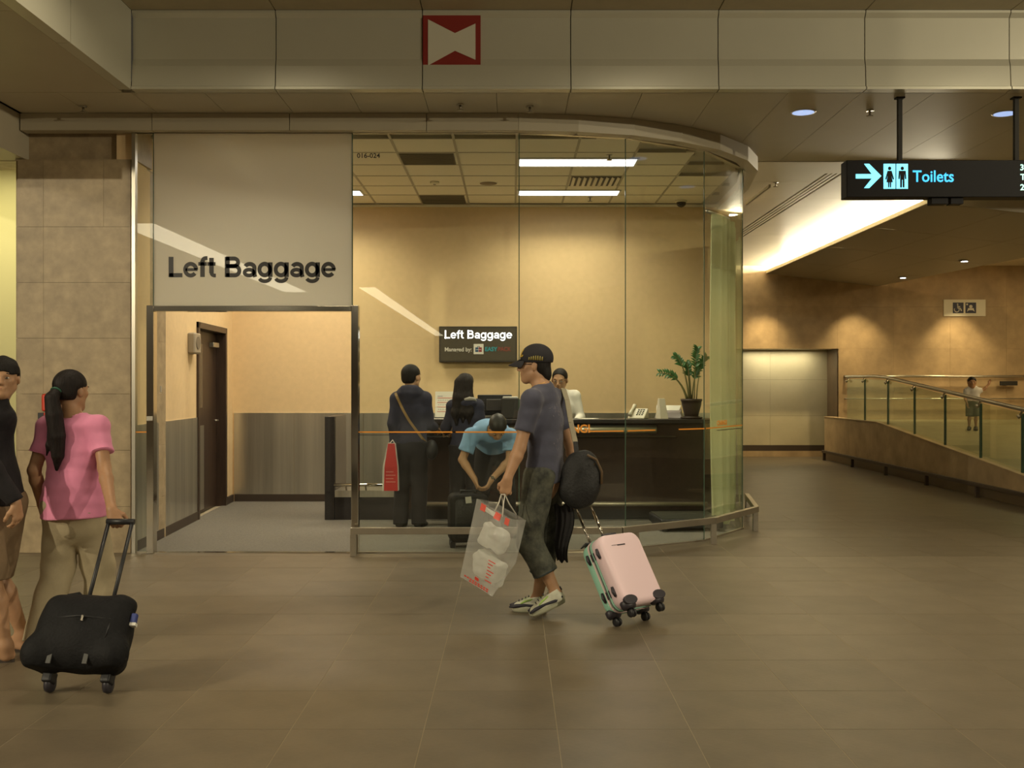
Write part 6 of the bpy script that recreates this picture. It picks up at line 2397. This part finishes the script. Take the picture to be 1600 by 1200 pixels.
def shoes(p, J, m_, vox=.010):
    for n in 'lr':
        fg = Fig()
        d, u = add_foot(fg, J, n, .012)
        fg.plane(J['he_' + n] + u * .001, -u)
        fig_obj(fg, 'shoe', vox, m_, p)


trousers(p4, J, m_blkj, 43)
m_bshoe = mat('black_shoe', (.012, .010, .009), .5)
shoes(p4, J, m_bshoe)
fig_obj(short_hair(J, nape=-.06, thick=1.04), 'hair', .009, m_hair, p4)
# cross-body strap laid over the back
dg.update()


def strap_on(body_name_obj, pts, m_, name, parent, w=.03, back=A(0, -1, 0)):
    b = MB()
    dgx = bpy.context.evaluated_depsgraph_get()
    ev = body_name_obj.evaluated_get(dgx)
    out = []
    for i in range(15):
        t = i / 14 * (len(pts) - 1)
        k = min(len(pts) - 2, int(t))
        p = pts[k] + (pts[k + 1] - pts[k]) * (t - k)
        hit, lc_, no_, _ = ev.ray_cast(Vector(p + back * .6), Vector(-back))
        out.append(Vector(np.array(lc_) + back * .006) if hit else Vector(p + back * .05))
    for a_, c_ in zip(out[:-1], out[1:]):
        b.obox(a_, c_, w, .006, up=tuple(back))
    return b.build(name, m_, parent)


hd4 = [c for c in p4.children if c.name.startswith('hooded')][0]
strap_on(hd4, [A(-.155, 0, 1.43), A(-.08, 0, 1.27), A(.0, 0, 1.13), A(.17, 0, .90)], mat('tan_strap', (.26, .16, .05), .6), 'cross_body_strap', p4, .026)
MB().ball((.225, .0, .82), (.07, .10, .11), 12, 8).build('hip_bag', mat('hip_bag_dark', (.012, .011, .012), .6), p4, smooth=True)

# red carrier bag in his left hand
c = P(617, 765, 11.30)
rb = empty('paper_carrier_bag', (c.x - .035, 11.22, c.z), label='red carrier bag with white sides hanging beside the hooded customer', cat='bag')
hb_ = (765 - 692) / F * 11.3
MB().loft([[(-.085, -.05, 0), (.085, -.05, 0), (.085, .05, 0), (-.085, .05, 0)], [(-.08, -.05, hb_ * .5), (.08, -.05, hb_ * .5), (.08, .05, hb_ * .5), (-.08, .05, hb_ * .5)], [(-.03, -.03, hb_), (.05, -.03, hb_), (.05, .03, hb_), (-.03, .03, hb_)]]).build('white_sides', mat('bag_white', (.60, .55, .48), .6), rb)
MB().add([(-.065, -.053, .0), (.080, -.053, .0), (.075, -.053, hb_ * .5), (-.060, -.053, hb_ * .5), (.045, -.033, hb_), (-.025, -.033, hb_)], [(0, 1, 2, 3), (3, 2, 4, 5)]).build('red_front', mat('bag_red', (.50, .018, .014), .5), rb)
for k in range(4):
    MB().box(-.045, .055 - .02 * (k % 2), -.0555, -.053, .09 + .035 * k, .098 + .035 * k).build('pale_lettering', mat('bag_print', (.62, .25, .2), .6), rb)
MB().tube([(-.01, 0, hb_), (.02, .0, hb_ + .035), (.04, 0, hb_)], .006, 6).build('handle', mat('bag_white', (.60, .55, .48)), rb, smooth=True)

# ======== 5. customer with long dark hair
L5 = A(-.50, 11.42, .006)
p5, J, fg = backviewer('customer with long dark hair and a grey-lined hood at the counter', L5, 1.635, A(.05, 1, 0), A(.35, .95, -.1),
                       dict(hs=1.0, girth=(.140, .125, .130), sh_l=A(-.13, 0, 1.285), sh_r=A(.13, 0, 1.285), el_l=A(-.215, .08, 1.05), wr_l=A(-.22, .26, 1.0), el_r=A(.165, .05, 1.03), wr_r=A(.16, .25, 1.02)), None)
add_hand(fg, J, 'l', A(.2, .8, -.2), A(0, 0, -1), curl=.3, thumb=-1)
add_hand(fg, J, 'r', A(-.1, .8, -.2), A(0, 0, -1), curl=.3, thumb=1)
fig_obj(fg, 'body', .009, m_skin, p5)
face_parts(p5, J)
fg = Fig()
add_torso(fg, J, off=.022)
for n in 'lr':
    long_sleeve(fg, J, n, .064, .058, .044)
fg.ell(J['neck'] + A(.02, -.06, -.03), (.100, .055, .05), k=.03)
fg.cone(J['neck'], J['neck'] + A(.01, .02, .14), .054, .064, k=.01, sub=True)
fg.plane(J['pelvis'] + A(0, 0, -.12), A(0, 0, -1))
fg.wrinkle(.006, 20, 51)
ht5 = fig_obj(fg, 'hooded_top', .010, m_hood, p5)
MB().tube([tuple(J['neck'] + A(-.005, -.108, .0)), tuple(J['neck'] + A(.05, -.105, .012)), tuple(J['neck'] + A(.10, -.075, .005)), tuple(J['neck'] + A(.115, -.04, -.02))], [.012, .022, .020, .010], 8).build('hood_lining', mat('grey_lining', (.36, .33, .28), .9), ht5, smooth=True)
trousers(p5, J, m_blkj, 53)
shoes(p5, J, m_bshoe)
fg = short_hair(J, nape=-.06, thick=1.06)
hb2 = head_pt(J, 0, -.06, .0)
for (dx, e) in ((-.045, -.03), (0, 0), (.045, .015)):
    fg.chain([hb2 + A(dx, .0, .02), hb2 + A(dx * 1.1 + e * .3, -.035, -.14), hb2 + A(dx * 1.2 + e, -.05, -.30), hb2 + A(dx * 1.0 + e, -.05, -.40 - abs(e))], [.055, .052, .045, .015], k=.03)
fg.wrinkle(.004, 55, 8, (1.4, 1.4, .15))
fig_obj(fg, 'hair', .009, m_hair_b, p5)

# ======== 6. man in a light blue shirt bending over a black suitcase
L6 = A(-.19, 10.62, .006)
J = skeleton(1.70, A(-.12, -1, 0))
J.update(pelvis=A(0.02, .02, .90), waist=A(0, -.15, 1.01), chest=A(-.02, -.30, 1.055), neck=A(.0, -.47, 1.075), head=A(.055, -.60, 1.115),
         hf=nrm((.08, -.55, -.85)), hu=nrm((.10, -.85, .50)), hs=.98,
         sh_r=A(-.20, -.43, 1.03), sh_l=A(.175, -.43, 1.03), el_r=A(-.285, -.46, .80), wr_r=A(-.165, -.56, .625),
         el_l=A(.17, -.50, .80), wr_l=A(.00, -.58, .625),
         hip_r=A(-.08, .02, .87), hip_l=A(.11, .02, .87), kn_r=A(-.12, -.05, .46), kn_l=A(.14, -.05, .46), an_r=A(-.14, .06, .08), an_l=A(.16, .06, .08),
         he_r=A(-.14, .11, 0), to_r=A(-.17, -.14, 0), he_l=A(.16, .11, 0), to_l=A(.19, -.14, 0))
J['tf'] = A(0, -.3, -1)
J['girth'] = (.165, .158, .168)
p6 = person('man in a light blue shirt bending down over a black suitcase', L6, J)
fg = Fig()
add_torso(fg, J, off=-.008)
add_head(fg, J)
for n in 'lr':
    add_arm(fg, J, n, 1.0)
    add_leg(fg, J, n, .95)
add_hand(fg, J, 'r', A(.35, -.2, -.9), A(.7, .2, .1), curl=.7, thumb=1, scale=1.05)
add_hand(fg, J, 'l', A(-.45, -.15, -.8), A(-.7, .2, .1), curl=.45, thumb=-1, scale=1.05)
fig_obj(fg, 'body', .008, m_skin, p6)
face_parts(p6, J)
m_blue = mat('light_blue_cotton', (.24, .42, .68), .85, noise=(10, .08), bump=(200, .12))
fg = Fig()
up, tf = add_torso(fg, J, off=.014)
for n in 'lr':
    sleeve(fg, J, n, .66, .074, .076)
fg.cone(J['neck'] - up * .02, J['neck'] + (J['head'] - J['neck']) * .5, .058, .070, k=.01, sub=True)
fg.wrinkle(.006, 20, 61)
bs = fig_obj(fg, 'shirt', .009, m_blue, p6)
q = nrm(J['head'] - J['neck'])
b1 = nrm(np.cross(q, A(1, 0, 0)))
MB().tube([tuple(J['neck'] + q * .0 + (A(1, 0, 0) * math.cos(t) + b1 * math.sin(t)) * .067) for t in [2 * PI * k / 20 for k in range(21)]], .014, 6, cap=False).build('collar', mat('collar_pale_blue', (.34, .46, .55), .85), bs, smooth=True)
trousers(p6, J, m_blkj, 63, top=.0)
shoes(p6, J, m_bshoe)
fig_obj(short_hair(J, nape=-.05, thick=1.05), 'hair', .008, mat('greying_hair', (.025, .022, .020), .5, noise=(80, .5)), p6)
wd_ = nrm(J['wr_l'] - J['el_l'])
a1 = nrm(np.cross(wd_, A(0, 1, 0)))
a2 = np.cross(wd_, a1)
wc = J['wr_l'] - wd_ * .01
wt = MB().tube([tuple(wc + (a1 * math.cos(t) + a2 * math.sin(t)) * .031) for t in [2 * PI * k / 18 for k in range(19)]], .006, 6, cap=False).build('wristwatch', m_blk2, p6, smooth=True)
MB().lathe([(.016, 0), (.016, .008)], seg=14).move(Matrix.Translation(Vector(wc) + Vector((.0, -.032, .01))) @ Matrix.Rotation(PI / 2, 4, 'X')).build('watch_face', m_chrome, wt)

# black suitcase he opens
sc6 = empty('upright_suitcase', (-.415, 9.97, .006), (0, 0, R(10)), label='black upright suitcase behind the glass under the bending man', cat='suitcase')
rr6 = shell(-.18, .18, 0, 0, .05, .50, .05)
MB().loft([rr6(.03, -.12, .05), rr6(.006, -.11, .055), rr6(0, -.09, .06), rr6(0, .09, .06), rr6(.006, .11, .055), rr6(.03, .12, .05)]).build('case_body', m_nyl, sc6, smooth=True)
MB().loft([[(x, y - .022, z) for x, y, z in rr6(.045, -.10, .04)], [(x, y - .022, z) for x, y, z in rr6(.038, -.08, .045)]]).build('front_pocket', m_bagb, sc6, smooth=True)
MB().tube([(-.07, 0, .495), (-.065, 0, .525), (.065, 0, .525), (.07, 0, .495)], .012, 8).build('top_grip', m_blk2, sc6, smooth=True)
for x in (-.15, .15):
    MB().lathe([(.01, -.015), (.038, -.013), (.042, 0), (.038, .013), (.01, .015)], seg=16).move(Matrix.Translation((x, .08, .043)) @ Matrix.Rotation(PI / 2, 4, 'Y')).build('wheel', m_blk2, sc6, smooth=True)
    MB().cbox((x, -.07, .03), (.05, .04, .06)).build('foot', m_blk2, sc6, bevel=.008)
MB().cbox((.035, -.142, .45), (.055, .004, .06)).move(Matrix.Rotation(R(-6), 4, 'Y')).build('luggage_tag', mat('tag_grey', (.40, .38, .33), .6), sc6)

# ======== 7. clerk behind the counter
L7 = A(.585, 12.98, .006)
p7, J, fg = backviewer('clerk with spectacles and white shirt standing behind the counter', L7, 1.715, A(-.2, -1, 0), A(-.25, -1, -.28),
                       dict(hs=1.14, head=A(-.005, -.05, 1.572), hu=A(0, -.25, 1), el_r=A(-.27, -.05, 1.12), wr_r=A(-.20, -.28, 1.05), el_l=A(.25, -.05, 1.12), wr_l=A(.16, -.28, 1.05)), None)
add_hand(fg, J, 'r', A(.1, -.8, -.2), A(0, 0, -1), curl=.4, thumb=1)
add_hand(fg, J, 'l', A(-.1, -.8, -.2), A(0, 0, -1), curl=.4, thumb=-1)
fig_obj(fg, 'body', .0075, m_skin, p7)
face_parts(p7, J)
fg = Fig()
up, tf = add_torso(fg, J, off=.018)
for n in 'lr':
    long_sleeve(fg, J, n, .066, .056, .044)
fg.cone(J['neck'] - A(0, 0, .02), J['neck'] + A(0, -.01, .035), .068, .064, k=.01)
fg.cone(J['neck'] + A(0, 0, .02), J['neck'] + A(0, -.02, .12), .052, .06, k=.005, sub=True)
fg.plane(J['pelvis'] + A(0, 0, -.06), A(0, 0, -1))
fg.wrinkle(.004, 20, 71)
fig_obj(fg, 'white_shirt', .010, mat('white_cotton', (.66, .63, .56), .85), p7)
MB().tube([tuple(J['neck'] + A(-.06, -.065, .02)), tuple(J['neck'] + A(0, -.085, .0)), tuple(J['neck'] + A(.06, -.065, .02)), tuple(J['neck'] + A(.075, .0, .03))], .012, 8).build('dark_collar', m_blkj, p7, smooth=True)
trousers(p7, J, m_blkj, 73)
shoes(p7, J, m_bshoe)
fig_obj(short_hair(J, z_front=.085, nape=-.05, thick=1.0), 'hair', .006, m_hair, p7)
sp_ = MB()
for e in (-1, 1):
    sp_.tube([tuple(head_pt(J, .031 * e + .021 * math.cos(a), .098, .004 + .014 * math.sin(a))) for a in [2 * PI * k / 14 for k in range(15)]], .0016, 5, cap=False)
    sp_.tube([tuple(head_pt(J, .052 * e, .094, .010)), tuple(head_pt(J, .081 * e, -.012, .012))], .0018, 5)
sp_.build('spectacles', m_blk2, p7, smooth=True)

# ======== 8. small child on the ramp
YK = 17.9
L8 = A(7.76, YK, rz_(YK) - .051)
J = skeleton(.92, A(-.3, -1, 0))
J.update(hs=.80, head=A(-.015, -.01, .81), neck=A(-.01, 0, .70), hf=nrm((-.25, -1, 0)),
         sh_l=A(.085, 0, .665), sh_r=A(-.10, 0, .665), el_l=A(.20, .0, .70), wr_l=A(.285, .02, .79), el_r=A(-.135, -.02, .54), wr_r=A(-.12, -.07, .45), girth=(.165, .160, .155), neck_r=.035)
kid = person('small child in a white top standing on the ramp behind the glass', L8, J)
fg = Fig()
add_torso(fg, J, off=-.004)
add_head(fg, J)
for n in 'lr':
    add_arm(fg, J, n, 1.0)
    add_leg(fg, J, n, .95)
add_hand(fg, J, 'l', A(.4, .1, 1), A(0, -1, 0), curl=.3, thumb=1, scale=.55)
add_hand(fg, J, 'r', A(.1, -.2, -1), A(1, 0, 0), curl=.4, thumb=1, scale=.55)
fig_obj(fg, 'body', .008, m_skin_d, kid)
face_parts(kid, J)
fg = Fig()
add_torso(fg, J, off=.016)
for n in 'lr':
    sleeve(fg, J, n, .6, .046, .046)
fg.plane(J['pelvis'] + A(0, 0, -.02), A(0, 0, -1))
fg.cone(J['neck'], J['neck'] + A(0, 0, .1), .04, .05, k=.005, sub=True)
fig_obj(fg, 'white_top', .009, mat('white_cotton_dim', (.62, .60, .58), .85), kid)
fg = Fig()
fg.cone(J['pelvis'] - A(0, 0, .02), J['pelvis'] + A(0, 0, .04), .098, .095, k=.03, ax=J['f'], ratio=.8)
for n in 'lr':
    fg.cone(J['hip_' + n], J['kn_' + n] - A(0, 0, .02), .066, .062, k=.02, end='b')
fig_obj(fg, 'shorts', .009, mat('child_shorts', (.12, .14, .11), .85), kid)
for n in 'lr':
    fg = Fig()
    fg.cone(J['he_' + n] + A(0, 0, .025), J['to_' + n] + A(0, .03, .022), .030, .028, k=.01)
    fg.cone(J['he_' + n] + A(0, 0, .025), J['an_' + n], .032, .034, k=.01)
    fg.plane(J['he_' + n], (0, 0, -1))
    fig_obj(fg, 'shoe', .008, m_bshoe, kid)
fig_obj(short_hair(J, nape=-.05, thick=1.04), 'hair', .009, m_hair, kid)
